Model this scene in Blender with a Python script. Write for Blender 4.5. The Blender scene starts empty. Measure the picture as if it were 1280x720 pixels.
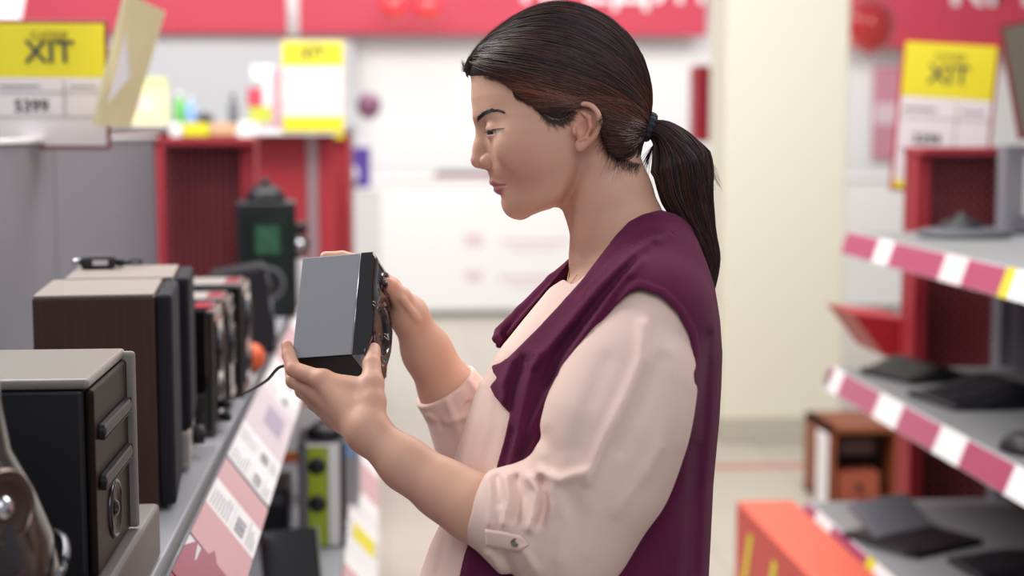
import bpy, bmesh, math, random
import numpy as np
from mathutils import Vector, Matrix, noise
from mathutils.bvhtree import BVHTree
S = bpy.context.scene
COL = S.collection
random.seed(7)
RNG = np.random.RandomState(11)
# ---------------------------------------------------------------- camera
FPX = 1900.0            # focal length in pixels of the 1280x720 frame
VPX, VPY = 480.0, 160.0 # where the aisle direction (+Y) vanishes
CAMZ = 1.55
pitch = math.atan((360 - VPY) / FPX)
yaw = math.atan((640 - VPX) / FPX * math.cos(pitch))
FWD = Vector((math.sin(yaw) * math.cos(pitch), math.cos(yaw) * math.cos(pitch), -math.sin(pitch)))
RGT = Vector((math.cos(yaw), -math.sin(yaw), 0))
UPV = RGT.cross(FWD)
CAM = Vector((0, 0, CAMZ))
FOCUS = 1.60
cam = bpy.data.cameras.new('camera')
cam.sensor_width = 36.0
cam.lens = FPX / 1280 * 36.0
cam.clip_start = 0.05
cam.dof.use_dof = True
cam.dof.focus_distance = FOCUS
cam.dof.aperture_fstop = 3.1
camo = bpy.data.objects.new('camera', cam)
COL.objects.link(camo)
camo.matrix_world = Matrix((( RGT.x, UPV.x, -FWD.x, 0), (RGT.y, UPV.y, -FWD.y, 0), (RGT.z, UPV.z, -FWD.z, CAMZ), (0, 0, 0, 1)))
S.camera = camo
# ---------------------------------------------------------------- view and world
S.view_settings.view_transform = 'Standard'
S.view_settings.look = 'None'
S.view_settings.gamma = 1.0
S.view_settings.use_curve_mapping = False
S.view_settings.exposure = 0.14
world = bpy.data.worlds.new('shop_air')
S.world = world
world.use_nodes = True
bg = world.node_tree.nodes['Background']
bg.inputs[0].default_value = (0.93, 0.95, 1.0, 1)
bg.inputs[1].default_value = 0.33
def area(name, loc, aim, sx, sy, power, col=(1, 1, 1)):
    l = bpy.data.lights.new(name, 'AREA')
    l.shape = 'RECTANGLE'; l.size = sx; l.size_y = sy; l.energy = power; l.color = col
    o = bpy.data.objects.new(name, l); COL.objects.link(o)
    o.location = loc
    o.rotation_euler = (Vector(aim) - Vector(loc)).to_track_quat('-Z', 'Y').to_euler()
    return o
area('unseen_overhead_light', (0.2, 4.9, 3.25), (0.9, 8.6, 1.3), 4.5, 1.2, 105, (1.0, 0.985, 0.96))  # added to brighten the pillar front and what lies beyond it
area('unseen_overhead_light', (0.3, 10.6, 3.7), (0.3, 13.3, 1.5), 9.0, 1.2, 190, (1.0, 0.985, 0.97))  # added wall wash that brightens the back wall
area('unseen_overhead_light', (0.2, 8.8, 3.3), (0.2, 8.8, 0), 1.6, 1.6, 40, (1.0, 0.98, 0.95))
area('unseen_overhead_light', (0.0, 4.0, 3.3), (0.0, 3.6, 0), 3.0, 1.2, 70, (1.0, 0.97, 0.93))
area('unseen_overhead_light', (-1.5, 2.7, 3.1), (0.2, 1.6, 1.4), 1.2, 1.4, 60, (1.0, 0.96, 0.92))
area('unseen_overhead_light', (1.6, 2.6, 3.1), (0.4, 1.7, 1.3), 1.0, 1.2, 35, (1.0, 0.95, 0.9))
area('unseen_overhead_light', (0.3, -0.6, 3.0), (0.2, 1.6, 1.2), 2.4, 1.4, 24, (0.96, 0.97, 1.0))  # added fill from behind the camera, lifts her near side
# ---------------------------------------------------------------- pixel to place
def ray(px, py):
    return FWD + RGT * ((px - 640) / FPX) + UPV * ((360 - py) / FPX)
def Wd(px, py, d):            # point at depth d along the lens axis
    return CAM + ray(px, py) * d
def Wy(px, py, Y):            # point on the plane y = Y
    r = ray(px, py); return CAM + r * (Y / r.y)
def Wz(px, py, z):            # point on the plane z = z
    r = ray(px, py); return CAM + r * ((z - CAMZ) / r.z)
def Wx(px, py, x):
    r = ray(px, py); return CAM + r * (x / r.x)
# ---------------------------------------------------------------- materials
def lin(c):
    return tuple((x / 12.92 if x <= 0.04045 else ((x + 0.055) / 1.055) ** 2.4) for x in c)
def rgb(h):
    return lin([int(h[i:i + 2], 16) / 255 for i in (0, 2, 4)])
MATS = {}
def mat(name, colour, rough=0.5, metal=0.0, spec=0.5, noise_amt=0.0, nscale=40, bump=0.0, bscale=200, coat=0.0, sss=0.0, emit=0, sheen=0.0, attr=False, trans=0.0, ior=1.5):
    if name in MATS: return MATS[name]
    m = bpy.data.materials.new(name); MATS[name] = m
    m.use_nodes = True
    nt = m.node_tree; b = nt.nodes['Principled BSDF']
    c = rgb(colour) if isinstance(colour, str) else colour
    b.inputs['Base Color'].default_value = (*c, 1)
    b.inputs['Roughness'].default_value = rough
    b.inputs['Metallic'].default_value = metal
    b.inputs['Specular IOR Level'].default_value = spec
    b.inputs['Coat Weight'].default_value = coat
    b.inputs['IOR'].default_value = ior
    if trans: b.inputs['Transmission Weight'].default_value = trans
    if coat: b.inputs['Coat Roughness'].default_value = 0.05
    if sss:
        b.inputs['Subsurface Weight'].default_value = sss
        b.inputs['Subsurface Radius'].default_value = (0.9, 0.35, 0.2)
        b.inputs['Subsurface Scale'].default_value = 0.012
    if sheen:
        b.inputs['Sheen Weight'].default_value = sheen
        b.inputs['Sheen Roughness'].default_value = 0.5
    if emit:
        b.inputs['Emission Color'].default_value = (*c, 1)
        b.inputs['Emission Strength'].default_value = emit
    src = None
    if attr:
        a = nt.nodes.new('ShaderNodeAttribute'); a.attribute_name = 'tint'; src = a.outputs['Color']
        nt.links.new(src, b.inputs['Base Color'])
    if noise_amt:
        tc = nt.nodes.new('ShaderNodeTexCoord')
        n = nt.nodes.new('ShaderNodeTexNoise'); n.inputs['Scale'].default_value = nscale; n.inputs['Detail'].default_value = 5
        nt.links.new(tc.outputs['Object'], n.inputs['Vector'])
        mr = nt.nodes.new('ShaderNodeMapRange')
        mr.inputs['To Min'].default_value = 1 - noise_amt; mr.inputs['To Max'].default_value = 1 + noise_amt
        nt.links.new(n.outputs['Fac'], mr.inputs['Value'])
        mx = nt.nodes.new('ShaderNodeMix'); mx.data_type = 'RGBA'; mx.blend_type = 'MULTIPLY'
        mx.inputs[0].default_value = 1
        if src: nt.links.new(src, mx.inputs[6])
        else: mx.inputs[6].default_value = (*c, 1)
        nt.links.new(mr.outputs['Result'], mx.inputs[7])
        nt.links.new(mx.outputs[2], b.inputs['Base Color'])
    if bump:
        tc = nt.nodes.new('ShaderNodeTexCoord')
        n = nt.nodes.new('ShaderNodeTexNoise'); n.inputs['Scale'].default_value = bscale; n.inputs['Detail'].default_value = 3
        nt.links.new(tc.outputs['Object'], n.inputs['Vector'])
        bp = nt.nodes.new('ShaderNodeBump'); bp.inputs['Strength'].default_value = bump; bp.inputs['Distance'].default_value = 0.001
        nt.links.new(n.outputs['Fac'], bp.inputs['Height']); nt.links.new(bp.outputs['Normal'], b.inputs['Normal'])
    return m
# ---------------------------------------------------------------- objects
def mesh_obj(name, verts, faces, m, parent=None, smooth=False, loc=None):
    me = bpy.data.meshes.new(name)
    if loc is not None: verts = [Vector(v) - Vector(loc) for v in verts]
    me.from_pydata([tuple(v) for v in verts], [], faces)
    me.update()
    if m: 
        for x in (m if isinstance(m, (list, tuple)) else [m]): me.materials.append(x)
    if smooth:
        me.polygons.foreach_set('use_smooth', [True] * len(me.polygons))
    o = bpy.data.objects.new(name, me); COL.objects.link(o)
    if loc is not None: o.location = loc
    if parent: o.parent = parent
    return o
def tag(o, label=None, cat=None, group=None, kind=None):
    if label: o['label'] = label
    if cat: o['category'] = cat
    if group: o['group'] = group
    if kind: o['kind'] = kind
    return o
def thing(name, label, cat, loc=(0, 0, 0), rz=0.0, group=None):
    o = bpy.data.objects.new(name, None); COL.objects.link(o); o.empty_display_size = 0.05
    o.location = loc; o.rotation_euler = (0, 0, rz)
    return tag(o, label, cat, group)
def new_bm(): return bmesh.new()
def bbox(bm, x0, x1, y0, y1, z0, z1, bev=0.0, seg=2, mi=0, M=None):
    r = bmesh.ops.create_cube(bm, size=1.0)
    vs = r['verts']
    for v in vs:
        v.co = Vector(((x0 + x1) / 2 + v.co.x * (x1 - x0), (y0 + y1) / 2 + v.co.y * (y1 - y0), (z0 + z1) / 2 + v.co.z * (z1 - z0)))
    fs = set(f for v in vs for f in v.link_faces)
    for f in fs: f.material_index = mi
    if bev:
        es = list(set(e for v in vs for e in v.link_edges))
        rr = bmesh.ops.bevel(bm, geom=es, offset=bev, segments=seg, affect='EDGES', profile=0.5)
        vs = list(set(v for f in rr['faces'] for v in f.verts) | set(v for v in vs if v.is_valid))
        for f in rr['faces']: f.material_index = mi
    if M is not None:
        for v in vs: v.co = M @ v.co
    return vs
def lathe(bm, prof, M=Matrix.Identity(4), seg=32, mi=0, cap=True):
    """prof: list of (r, h) turned about local Z."""
    rings = []
    for r, h in prof:
        if r < 1e-6: rings.append([bm.verts.new(M @ Vector((0, 0, h)))])
        else: rings.append([bm.verts.new(M @ Vector((r * math.cos(2 * math.pi * i / seg), r * math.sin(2 * math.pi * i / seg), h))) for i in range(seg)])
    for a, b in zip(rings, rings[1:]):
        for i in range(seg):
            j = (i + 1) % seg
            if len(a) == 1 and len(b) == 1: break
            if len(a) == 1: f = bm.faces.new((a[0], b[j], b[i]))
            elif len(b) == 1: f = bm.faces.new((a[i], a[j], b[0]))
            else: f = bm.faces.new((a[i], a[j], b[j], b[i]))
            f.material_index = mi; f.smooth = True
    if cap:
        if len(rings[0]) > 1: bm.faces.new(rings[0]).material_index = mi
        if len(rings[-1]) > 1: bm.faces.new(rings[-1]).material_index = mi
def catmull(P, n=8):
    P = [Vector(p) for p in P]; out = []
    for i in range(len(P) - 1):
        p0 = P[max(i - 1, 0)]; p1 = P[i]; p2 = P[i + 1]; p3 = P[min(i + 2, len(P) - 1)]
        for k in range(n):
            t = k / n
            out.append(0.5 * ((2 * p1) + (p2 - p0) * t + (2 * p0 - 5 * p1 + 4 * p2 - p3) * t * t + (3 * p1 - p0 - 3 * p2 + p3) * t ** 3))
    out.append(P[-1]); return out
def tube(bm, P, r, seg=8, mi=0, r1=None):
    n = len(P); rings = []
    up = Vector((0, 0, 1))
    for i in range(n):
        t = (Vector(P[min(i + 1, n - 1)]) - Vector(P[max(i - 1, 0)])).normalized()
        a = t.cross(up)
        if a.length < 1e-3: a = t.cross(Vector((1, 0, 0)))
        a.normalize(); b = t.cross(a)
        rr = r if r1 is None else r + (r1 - r) * i / (n - 1)
        rings.append([bm.verts.new(Vector(P[i]) + (a * math.cos(2 * math.pi * k / seg) + b * math.sin(2 * math.pi * k / seg)) * rr) for k in range(seg)])
    for A, B in zip(rings, rings[1:]):
        for k in range(seg):
            f = bm.faces.new((A[k], A[(k + 1) % seg], B[(k + 1) % seg], B[k])); f.smooth = True; f.material_index = mi
    bm.faces.new(rings[0]).material_index = mi; bm.faces.new(rings[-1]).material_index = mi
def bobj(name, bm, m, parent=None, loc=None, smooth=None):
    bmesh.ops.recalc_face_normals(bm, faces=bm.faces)
    me = bpy.data.meshes.new(name)
    if loc is not None: bmesh.ops.translate(bm, verts=bm.verts, vec=-Vector(loc))
    bm.to_mesh(me); bm.free()
    for x in (m if isinstance(m, (list, tuple)) else [m]): me.materials.append(x)
    if smooth is not None: me.polygons.foreach_set('use_smooth', [smooth] * len(me.polygons))
    o = bpy.data.objects.new(name, me); COL.objects.link(o)
    if loc is not None: o.location = loc
    if parent: o.parent = parent
    return o
def copy_tree(o, parent=None):
    c = o.copy(); COL.objects.link(c)
    if parent: c.parent = parent
    for ch in list(o.children): copy_tree(ch, c)
    return c
# ================================================================ the setting
def struct(name, bm, m, parent=None):
    o = bobj(name, bm, m, parent); o['kind'] = 'structure'; return o
m_wall = mat('wall_white', 'E6E5E4', rough=.75)
m_grey = mat('wall_grey', 'C4C5C8', rough=.8)
m_red = mat('shop_red', '9E2430', rough=.55)
m_fascia = mat('fascia_red', 'C23A50', rough=.6)
bm = new_bm(); bbox(bm, -7, 9, -1.5, 14, -.1, 0)
fm = mat('floor_tile', 'CBC4B6', rough=.3, spec=.5)
nt = fm.node_tree; b_ = nt.nodes['Principled BSDF']; tc = nt.nodes.new('ShaderNodeTexCoord'); br = nt.nodes.new('ShaderNodeTexBrick')
br.offset = 0; br.inputs['Color1'].default_value = (*rgb('C2BAAC'), 1); br.inputs['Color2'].default_value = (*rgb('BCB4A7'), 1); br.inputs['Mortar'].default_value = (*rgb('A69E92'), 1)
br.inputs['Scale'].default_value = 1; br.inputs['Brick Width'].default_value = .6; br.inputs['Row Height'].default_value = .6; br.inputs['Mortar Size'].default_value = .004
nt.links.new(tc.outputs['Object'], br.inputs['Vector']); nt.links.new(br.outputs['Color'], b_.inputs['Base Color'])
struct('floor', bm, fm)
bm = new_bm(); bbox(bm, -7, 9, 13.5, 13.6, 0, 4.2); struct('wall_back', bm, m_wall)
gx = Wy(443, 100, 13.35).x
bm = new_bm(); bbox(bm, -7, gx, 13.33, 13.4, 0, Wy(300, 36, 13.33).z); struct('wall_left', bm, m_grey)
x0, x1 = Wy(905, 300, 7.3).x, Wy(1057, 300, 7.3).x
bm = new_bm(); bbox(bm, x0, x1, 7.3, 7.68, 0, 4.2, .012); struct('wall_pillar', bm, mat('pillar_cream', 'E6E2CE', rough=.6))
bm = new_bm(); bbox(bm, x0 - .012, x1 + .012, 7.285, 7.695, 0, .125, .004); struct('baseboard_pillar', bm, mat('skirting', 'BDB7A8', rough=.5))
a, b = Wz(880, 584, .001), Wz(1040, 579, .001)
bm = new_bm(); bbox(bm, a.x - .3, b.x + .6, a.y - .045, a.y + .045, 0, .002); struct('trim_1', bm, mat('floor_tape', 'C07A6C', rough=.5))
# ================================================================ the woman: surfaces from distance fields
D0 = 1.63                      # depth of her middle plane from the lens
PPM = FPX / D0                 # pixels per metre in that plane
f32 = np.float32
def K(px, py, w=0.0):
    d = D0 - w
    return np.array([(px - 640) / FPX * d, (360 - py) / FPX * d, w], f32)
def camw(p):                   # body frame (right, up, toward lens) to world
    return CAM + RGT * float(p[0]) + UPV * float(p[1]) + FWD * (D0 - float(p[2]))
BM = np.array([[RGT.x, UPV.x, -FWD.x], [RGT.y, UPV.y, -FWD.y], [RGT.z, UPV.z, -FWD.z]])
BO = np.array(CAM + FWD * D0)
def imgc(P):
    d = D0 - P[:, 2]
    return 640 + P[:, 0] / d * FPX, 360 - P[:, 1] / d * FPX
def smin(a, b, k):
    if k <= 0: return np.minimum(a, b)
    h = np.clip(0.5 + 0.5 * (b - a) / k, 0, 1)
    return b + (a - b) * h - k * h * (1 - h)
def smax(a, b, k): return -smin(-a, -b, k)
class RC:
    def __init__(s, a, b, ra, rb): s.a = a; s.ba = b - a; s.ra = ra; s.rb = rb; s.c = (a + b) / 2; s.R = float(np.linalg.norm(b - a)) / 2 + max(ra, rb)
    def __call__(s, P):
        pa = P - s.a
        h = np.clip(pa @ s.ba / max(float(s.ba @ s.ba), 1e-9), 0, 1)
        return np.linalg.norm(pa - h[:, None] * s.ba, axis=1) - (s.ra + (s.rb - s.ra) * h)
class EL:
    def __init__(s, c, r, ax=None):
        s.c = c; s.r = np.array(r, f32); s.R = max(r); s.ax = None if ax is None else np.array(ax, f32)
    def __call__(s, P):
        q = P - s.c
        if s.ax is not None: q = q @ s.ax.T
        k0 = np.linalg.norm(q / s.r, axis=1); k1 = np.linalg.norm(q / (s.r * s.r), axis=1)
        return k0 * (k0 - 1) / np.maximum(k1, 1e-6)
def chain(pts, rad): return [RC(pts[i], pts[i + 1], rad[i], rad[i + 1]) for i in range(len(pts) - 1)]
class SU:                      # smooth union of parts, skipping the far ones
    def __init__(s, parts, k): s.parts = parts; s.k = k; s.c = None
    def __call__(s, P):
        d = np.full(len(P), 0.05, f32)
        lo = P.min(0); hi = P.max(0)
        for p in s.parts:
            k = s.k
            if isinstance(p, tuple): p, k = p
            c = getattr(p, 'c', None)
            if c is not None:
                gap = np.linalg.norm(np.maximum(np.maximum(lo - c, c - hi), 0)) - p.R
                if gap > 0.045: continue
            d = smin(d, p(P).astype(f32), k)
        return d
def tab(xs, ys):
    xs = np.array(xs, float); ys = np.array(ys, float)
    return lambda v: np.interp(v, xs, ys)
def polyd(U, V, poly):         # signed distance (pixels) to a polygon, negative inside
    n = len(poly); d = np.full(len(U), 1e9); s = np.ones(len(U))
    for i in range(n):
        ax, ay = poly[i]; bx, by = poly[i - 1]
        ex, ey = bx - ax, by - ay; wx, wy = U - ax, V - ay
        t = np.clip((wx * ex + wy * ey) / (ex * ex + ey * ey), 0, 1)
        d = np.minimum(d, (wx - ex * t) ** 2 + (wy - ey * t) ** 2)
        c1 = V >= ay; c2 = V < by; c3 = ex * wy > ey * wx
        f = (c1 & c2 & c3) | (~c1 & ~c2 & ~c3)
        s = np.where(f, -s, s)
    return s * np.sqrt(d)
def lined(U, V, pts):          # distance to a polyline, pixels, and side sign
    d = np.full(len(U), 1e9); sg = np.zeros(len(U))
    for (ax, ay), (bx, by) in zip(pts, pts[1:]):
        ex, ey = bx - ax, by - ay; wx, wy = U - ax, V - ay
        t = np.clip((wx * ex + wy * ey) / (ex * ex + ey * ey), 0, 1)
        q = (wx - ex * t) ** 2 + (wy - ey * t) ** 2
        m = q < d; d = np.where(m, q, d); sg = np.where(m, np.sign(ex * wy - ey * wx), sg)
    return np.sqrt(d), sg
def folds(U, V, L):
    """L: (polyline, height in metres, half width in pixels, sharpness); height > 0 is a ridge."""
    out = np.zeros(len(U))
    for pts, amp, wd in L:
        x0 = min(p[0] for p in pts) - 3 * wd; x1 = max(p[0] for p in pts) + 3 * wd
        y0 = min(p[1] for p in pts) - 3 * wd; y1 = max(p[1] for p in pts) + 3 * wd
        m = (U > x0) & (U < x1) & (V > y0) & (V < y1)
        if not m.any(): continue
        d, _ = lined(U[m], V[m], pts)
        out[m] += amp * np.exp(-(d / wd) ** 2)
    return out
def nets(f, lo, hi, h, co=6, slack=1.5, relax=1):
    """Surface nets on a sparse band of blocks; returns vertices and quads."""
    lo = np.array(lo, float); H = h * co
    n = np.ceil((np.array(hi) - lo) / H).astype(int)
    I = np.stack(np.meshgrid(*[np.arange(k) for k in n], indexing='ij'), -1).reshape(-1, 3)
    keep = []
    for s in range(0, len(I), 20000):
        c = lo + (I[s:s + 20000] + 0.5) * H
        # split in slabs so that the far-part skipping helps
        d = f(c.astype(f32)); keep.append(np.abs(d) < H * 0.87 * slack)
    B = I[np.concatenate(keep)]
    g = np.stack(np.meshgrid(*[np.arange(co + 1)] * 3, indexing='ij'), -1).reshape(-1, 3)
    NB = (n * co + 2).astype(np.int64)
    key = lambda q: (q[..., 0] * NB[1] + q[..., 1]) * NB[2] + q[..., 2]
    ids, pos, ex, sgn = [], [], [[], [], []], [[], [], []]
    # order blocks along a coarse raster for locality
    B = B[np.lexsort((B[:, 2] // 4, B[:, 1] // 4, B[:, 0] // 4))]
    step = 150
    for s in range(0, len(B), step):
        b = B[s:s + step]
        q = b[:, None, :] * co + g[None]
        d = f((lo + q.reshape(-1, 3) * h).astype(f32)).reshape(len(b), co + 1, co + 1, co + 1)
        ins = d < 0
        cnt = np.zeros((len(b), co, co, co), int); acc = np.zeros((len(b), co, co, co, 3)); 
        cs = [(i, j, k) for i in (0, 1) for j in (0, 1) for k in (0, 1)]
        sl = lambda A, c: A[:, c[0]:co + c[0], c[1]:co + c[1], c[2]:co + c[2]]
        for axis in range(3):
            for c in cs:
                if c[axis]: continue
                c2 = list(c); c2[axis] = 1
                a, e = sl(d, c), sl(d, c2)
                m = (a < 0) != (e < 0)
                t = np.where(m, a / np.where(m, a - e, 1), 0)
                o = np.array(c, float)
                P = np.broadcast_to(o, m.shape + (3,)).copy(); P[..., axis] = t
                acc += np.where(m[..., None], P, 0); cnt += m
                if c == (0, 0, 0):
                    mm = np.argwhere(m)
                    if len(mm):
                        ex[axis].append(b[mm[:, 0]] * co + mm[:, 1:]); sgn[axis].append((a < 0)[m])
        act = cnt > 0
        w = np.argwhere(act)
        if len(w):
            cell = b[w[:, 0]] * co + w[:, 1:]
            ids.append(key(cell)); pos.append(lo + (cell + acc[act] / cnt[act][:, None]) * h)
    ids = np.concatenate(ids); pos = np.concatenate(pos)
    o = np.argsort(ids); ids = ids[o]; pos = pos[o]
    quads = []
    for axis in range(3):
        if not ex[axis]: continue
        c = np.concatenate(ex[axis]); sg = np.concatenate(sgn[axis])
        u, v = [a for a in range(3) if a != axis]
        if axis == 1: u, v = v, u
        du = np.zeros(3, int); du[u] = 1; dv = np.zeros(3, int); dv[v] = 1
        qs = [key(c), key(c - du), key(c - du - dv), key(c - dv)]
        ix = [np.minimum(np.searchsorted(ids, k), len(ids) - 1) for k in qs]
        ok = np.all([ids[i] == k for i, k in zip(ix, qs)], axis=0)
        q = np.stack(ix, 1)[ok]; sg = sg[ok]
        q[~sg] = q[~sg][:, ::-1]
        quads.append(q)
    Q = np.concatenate(quads)
    for _ in range(relax):
        a = np.zeros_like(pos); c = np.zeros(len(pos))
        for i in range(4):
            for j in (1, 3):
                np.add.at(a, Q[:, i], pos[Q[:, (i + j) % 4]]); np.add.at(c, Q[:, i], 1)
        c = np.maximum(c, 1); pos = 0.5 * pos + 0.5 * a / c[:, None]
    return pos, Q
def largest(pos, Q, keep=1):
    """Drop loose crumbs: keep only islands holding at least 2% of the vertices."""
    lab = np.arange(len(pos))
    while True:
        m = lab[Q].min(1); new = lab.copy()
        for i in range(4): np.minimum.at(new, Q[:, i], m)
        new = new[new]
        if (new == lab).all(): break
        lab = new
    u, c = np.unique(lab, return_counts=True)
    good = np.isin(lab, u[c >= 0.02 * len(pos)])
    idx = np.cumsum(good) - 1
    return pos[good], idx[Q[good[Q[:, 0]]]]
ROOT = Vector((0, 0, 0))
def net_obj(name, pos, Q, m, parent, tint=None, ortho=True):
    pos, Q = largest(pos, Q)
    Wp = pos @ BM.T + BO - np.array(ROOT)
    me = bpy.data.meshes.new(name)
    me.vertices.add(len(Wp)); me.vertices.foreach_set('co', Wp.astype(f32).ravel())
    me.loops.add(Q.size); me.loops.foreach_set('vertex_index', Q[:, ::1].ravel().astype(np.int32))
    me.polygons.add(len(Q)); me.polygons.foreach_set('loop_start', (np.arange(len(Q)) * 4).astype(np.int32))
    me.polygons.foreach_set('use_smooth', np.ones(len(Q), bool))
    me.update(calc_edges=True); me.validate()
    me.materials.append(m)
    if tint is not None:
        c = tint(pos); a = me.color_attributes.new('tint', 'FLOAT_COLOR', 'POINT')
        cc = np.ones((len(pos), 4), f32); cc[:, :3] = c; a.data.foreach_set('color', cc.ravel())
    o = bpy.data.objects.new(name, me); COL.objects.link(o)
    if parent: o.parent = parent
    return o
# ---------------------------------------------------------------- head
fz  = tab([60,97,110,125,141,150,158,166,175,190,205,213,221,230,240,248,257,265,275],
          [600,590,589,589,591,592.8,597.5,600.5,602.8,606.5,609.5,609.5,611.5,616.5,621.5,625,629,634,646])
fb  = tab([60,97,200,230,250,275], [700,704,704,700,698,690])
bk  = tab([60,150,175,200,230,275], [790,788,775,757,735,715])
hw  = tab([60,97,125,150,170,190,210,230,250,265,280], [.066,.069,.071,.0715,.0705,.067,.0625,.0565,.0495,.043,.037])
pw  = tab([60,135,158,178,200,232,250,275], [2.1,2.1,1.93,1.74,1.68,1.62,1.75,1.8])
vb  = tab([560,629,640,650,664,677,690,700,712,722,735,900], [262,266,272.5,274,268.5,263,259,252,234,212,195,150])
def head_base(P):
    U = 640 + P[:, 0] * PPM; V = 360 - P[:, 1] * PPM; w = np.abs(P[:, 2])
    uc = fb(V); a = np.where(U < uc, uc - fz(V), bk(V) - uc) / PPM; b = hw(V); p = pw(V)
    du = np.abs(U - uc) / PPM
    k = ((du / a) ** p + (w / b) ** p) ** (1 / p)
    d = np.hypot(du, w) * (1 - 1 / np.maximum(k, 1e-3))
    d = np.where(k < 0.25, -0.02, d)
    d = smax(d, (V - vb(U)) / PPM * 0.85, 0.015)
    return smax(d, (88 - V) / PPM, 0.01)
head_base.c = K(690, 180); head_base.R = 0.12
# outline of skull and hair seen from the side, about this centre
HC = K(700, 115)
HAIR_OUT = [(598,112),(586,99),(580,90),(581,80),(591,66),(606,50),(626,33),(650,17.5),(675,7),(700,3.5),(725,6.5),(750,17),(775,35),(793,55),(806,80),(814,108),(815,135),(811,156),(803,180),(797,205),(780,225),(740,230),(700,225),(650,200),(620,150)]
_ph = np.array([math.atan2(115 - v, u - 700) for u, v in HAIR_OUT]); _rh = np.array([math.hypot(u - 700, v - 115) / PPM for u, v in HAIR_OUT])
_o = np.argsort(_ph); _ph = _ph[_o]; _rh = _rh[_o]
_ph = np.concatenate([_ph - 2 * math.pi, _ph, _ph + 2 * math.pi]); _rh = np.tile(_rh, 3)
_gx = np.linspace(-math.pi, math.pi, 361); _gy = np.interp(_gx, _ph, _rh)
_kk = np.exp(-np.linspace(-2, 2, 13) ** 2); _kk /= _kk.sum()
_gy = np.convolve(np.concatenate([_gy[-7:-1], _gy, _gy[1:7]]), _kk, 'valid')
HB = 0.0835
def hair_R(q):                 # radius of the hair surface in direction q (n x 3)
    n = np.linalg.norm(q, axis=1) + 1e-9
    ph = np.arctan2(q[:, 1], q[:, 0]); rho = np.interp(ph, _gx, _gy)
    sl = q[:, 2] / n; cl = np.sqrt(np.maximum(1 - sl * sl, 0))
    return 1 / np.sqrt((cl / rho) ** 2 + (sl / HB) ** 2)
def skull(P):
    q = P - HC; r = np.linalg.norm(q, axis=1)
    return (r - (hair_R(q) - 0.009)) * 0.9
skull.c = HC; skull.R = 0.125
def both(px, py, w): return [K(px, py, w), K(px, py, w) * np.array([1, 1, -1], f32)]
def mir(p): return np.array([p[0], p[1], -p[2]], f32)
face = [(head_base, 0), ]
def add(L, *prims): L.extend(prims)
EYE = K(622.5, 163.5, 0.0315)
# ---- arms and hands: (px, py, w) joints
LH = dict(
  arm=([K(800,420,.13),K(760,560,.15),K(696,690,.14),K(592,634,.115),K(553,611,.10),K(508,581,.088),K(459,539,.072)], [.042,.040,.040,.0305,.0265,.0232,.0212]),
  palm=[([K(459,539,.072),K(403,475,.044)],[.0195,.0108]), ([K(459,541,.066),K(399,492,.036)],[.019,.0105]), ([K(460,543,.058),K(405,509,.024)],[.0175,.0105]), ([K(462,545,.052),K(416,524,.012)],[.016,.0095]),
        ([K(461,534,.074),K(465,503,.062),K(465.5,479,.052)],[.0175,.0135,.0112]), ([K(410,477,.043),K(455,488,.052)],[.0095,.0135]), ([K(430,500,.045),K(450,510,.055)],[.016,.018])],
  fing=[([K(403,475,.044),K(367,461.5,.030),K(361,444,.018),K(358.5,432,.012)],[.0098,.0083,.0072,.0062]),
        ([K(399,492,.036),K(367,476,.016),K(364,457,-.005),K(365,445,-.016)],[.0098,.0083,.0074,.0065]),
        ([K(405,509,.024),K(378,489,-.002),K(371,470,-.020),K(370,458,-.030)],[.0096,.0078,.007,.0062]),
        ([K(416,524,.012),K(392,505,-.014),K(385,488,-.028),K(383,476,-.036)],[.0085,.007,.0062,.0056])],
  thumb=[([K(465.5,479,.052),K(464.5,455,.036),K(466.8,437,.020)],[.0112,.0094,.0076])],
  tendon=[RC(K(404,474,.0500), K(440,512,.0740), .0032, .0022), RC(K(400,493,.043), K(438,525,.070), .0030, .0020), RC(K(466,476,.0595), K(467,512,.0700), .0035, .0030)])
RH = dict(
  arm=([K(760,420,-.14),K(680,560,-.17),K(608,575,-.155),K(560,487,-.125),K(534,440,-.105),K(511,394,-.082)], [.042,.040,.036,.030,.0250,.0195]),
  palm=[([K(511,394,-.082),K(489,359,-.078)],[.019,.0105]), ([K(511,394,-.088),K(493,368,-.100)],[.0185,.0105]), ([K(510,395,-.095),K(493,382,-.116)],[.017,.0105]), ([K(508,396,-.10),K(490,394,-.128)],[.015,.0095]),
        ([K(512,393,-.076),K(501,372,-.062)],[.016,.0112])],
  fing=[([K(489,359,-.078),K(456,329,-.068),K(428,322,-.055),K(407,321.5,-.047)],[.0098,.0085,.0075,.0064]),
        ([K(493,368,-.100),K(460,345,-.112),K(435,350,-.118),K(418,355,-.118)],[.0098,.0085,.0075,.0065]),
        ([K(493,382,-.116),K(462,372,-.130),K(438,378,-.126),K(425,380,-.122)],[.0096,.008,.0072,.0064]),
        ([K(490,394,-.128),K(465,396,-.138),K(448,402,-.130),K(440,404,-.124)],[.0088,.0072,.0064,.0058])],
  thumb=[([K(501,372,-.062),K(487,358,-.052),K(473.5,351,-.050)],[.0112,.0092,.0074])],
  tendon=[RC(K(503,374,-.050), K(521,398,-.062), .0035, .0030), RC(K(500,360,-.072), K(524,384,-.082), .0032, .0030)])
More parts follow.
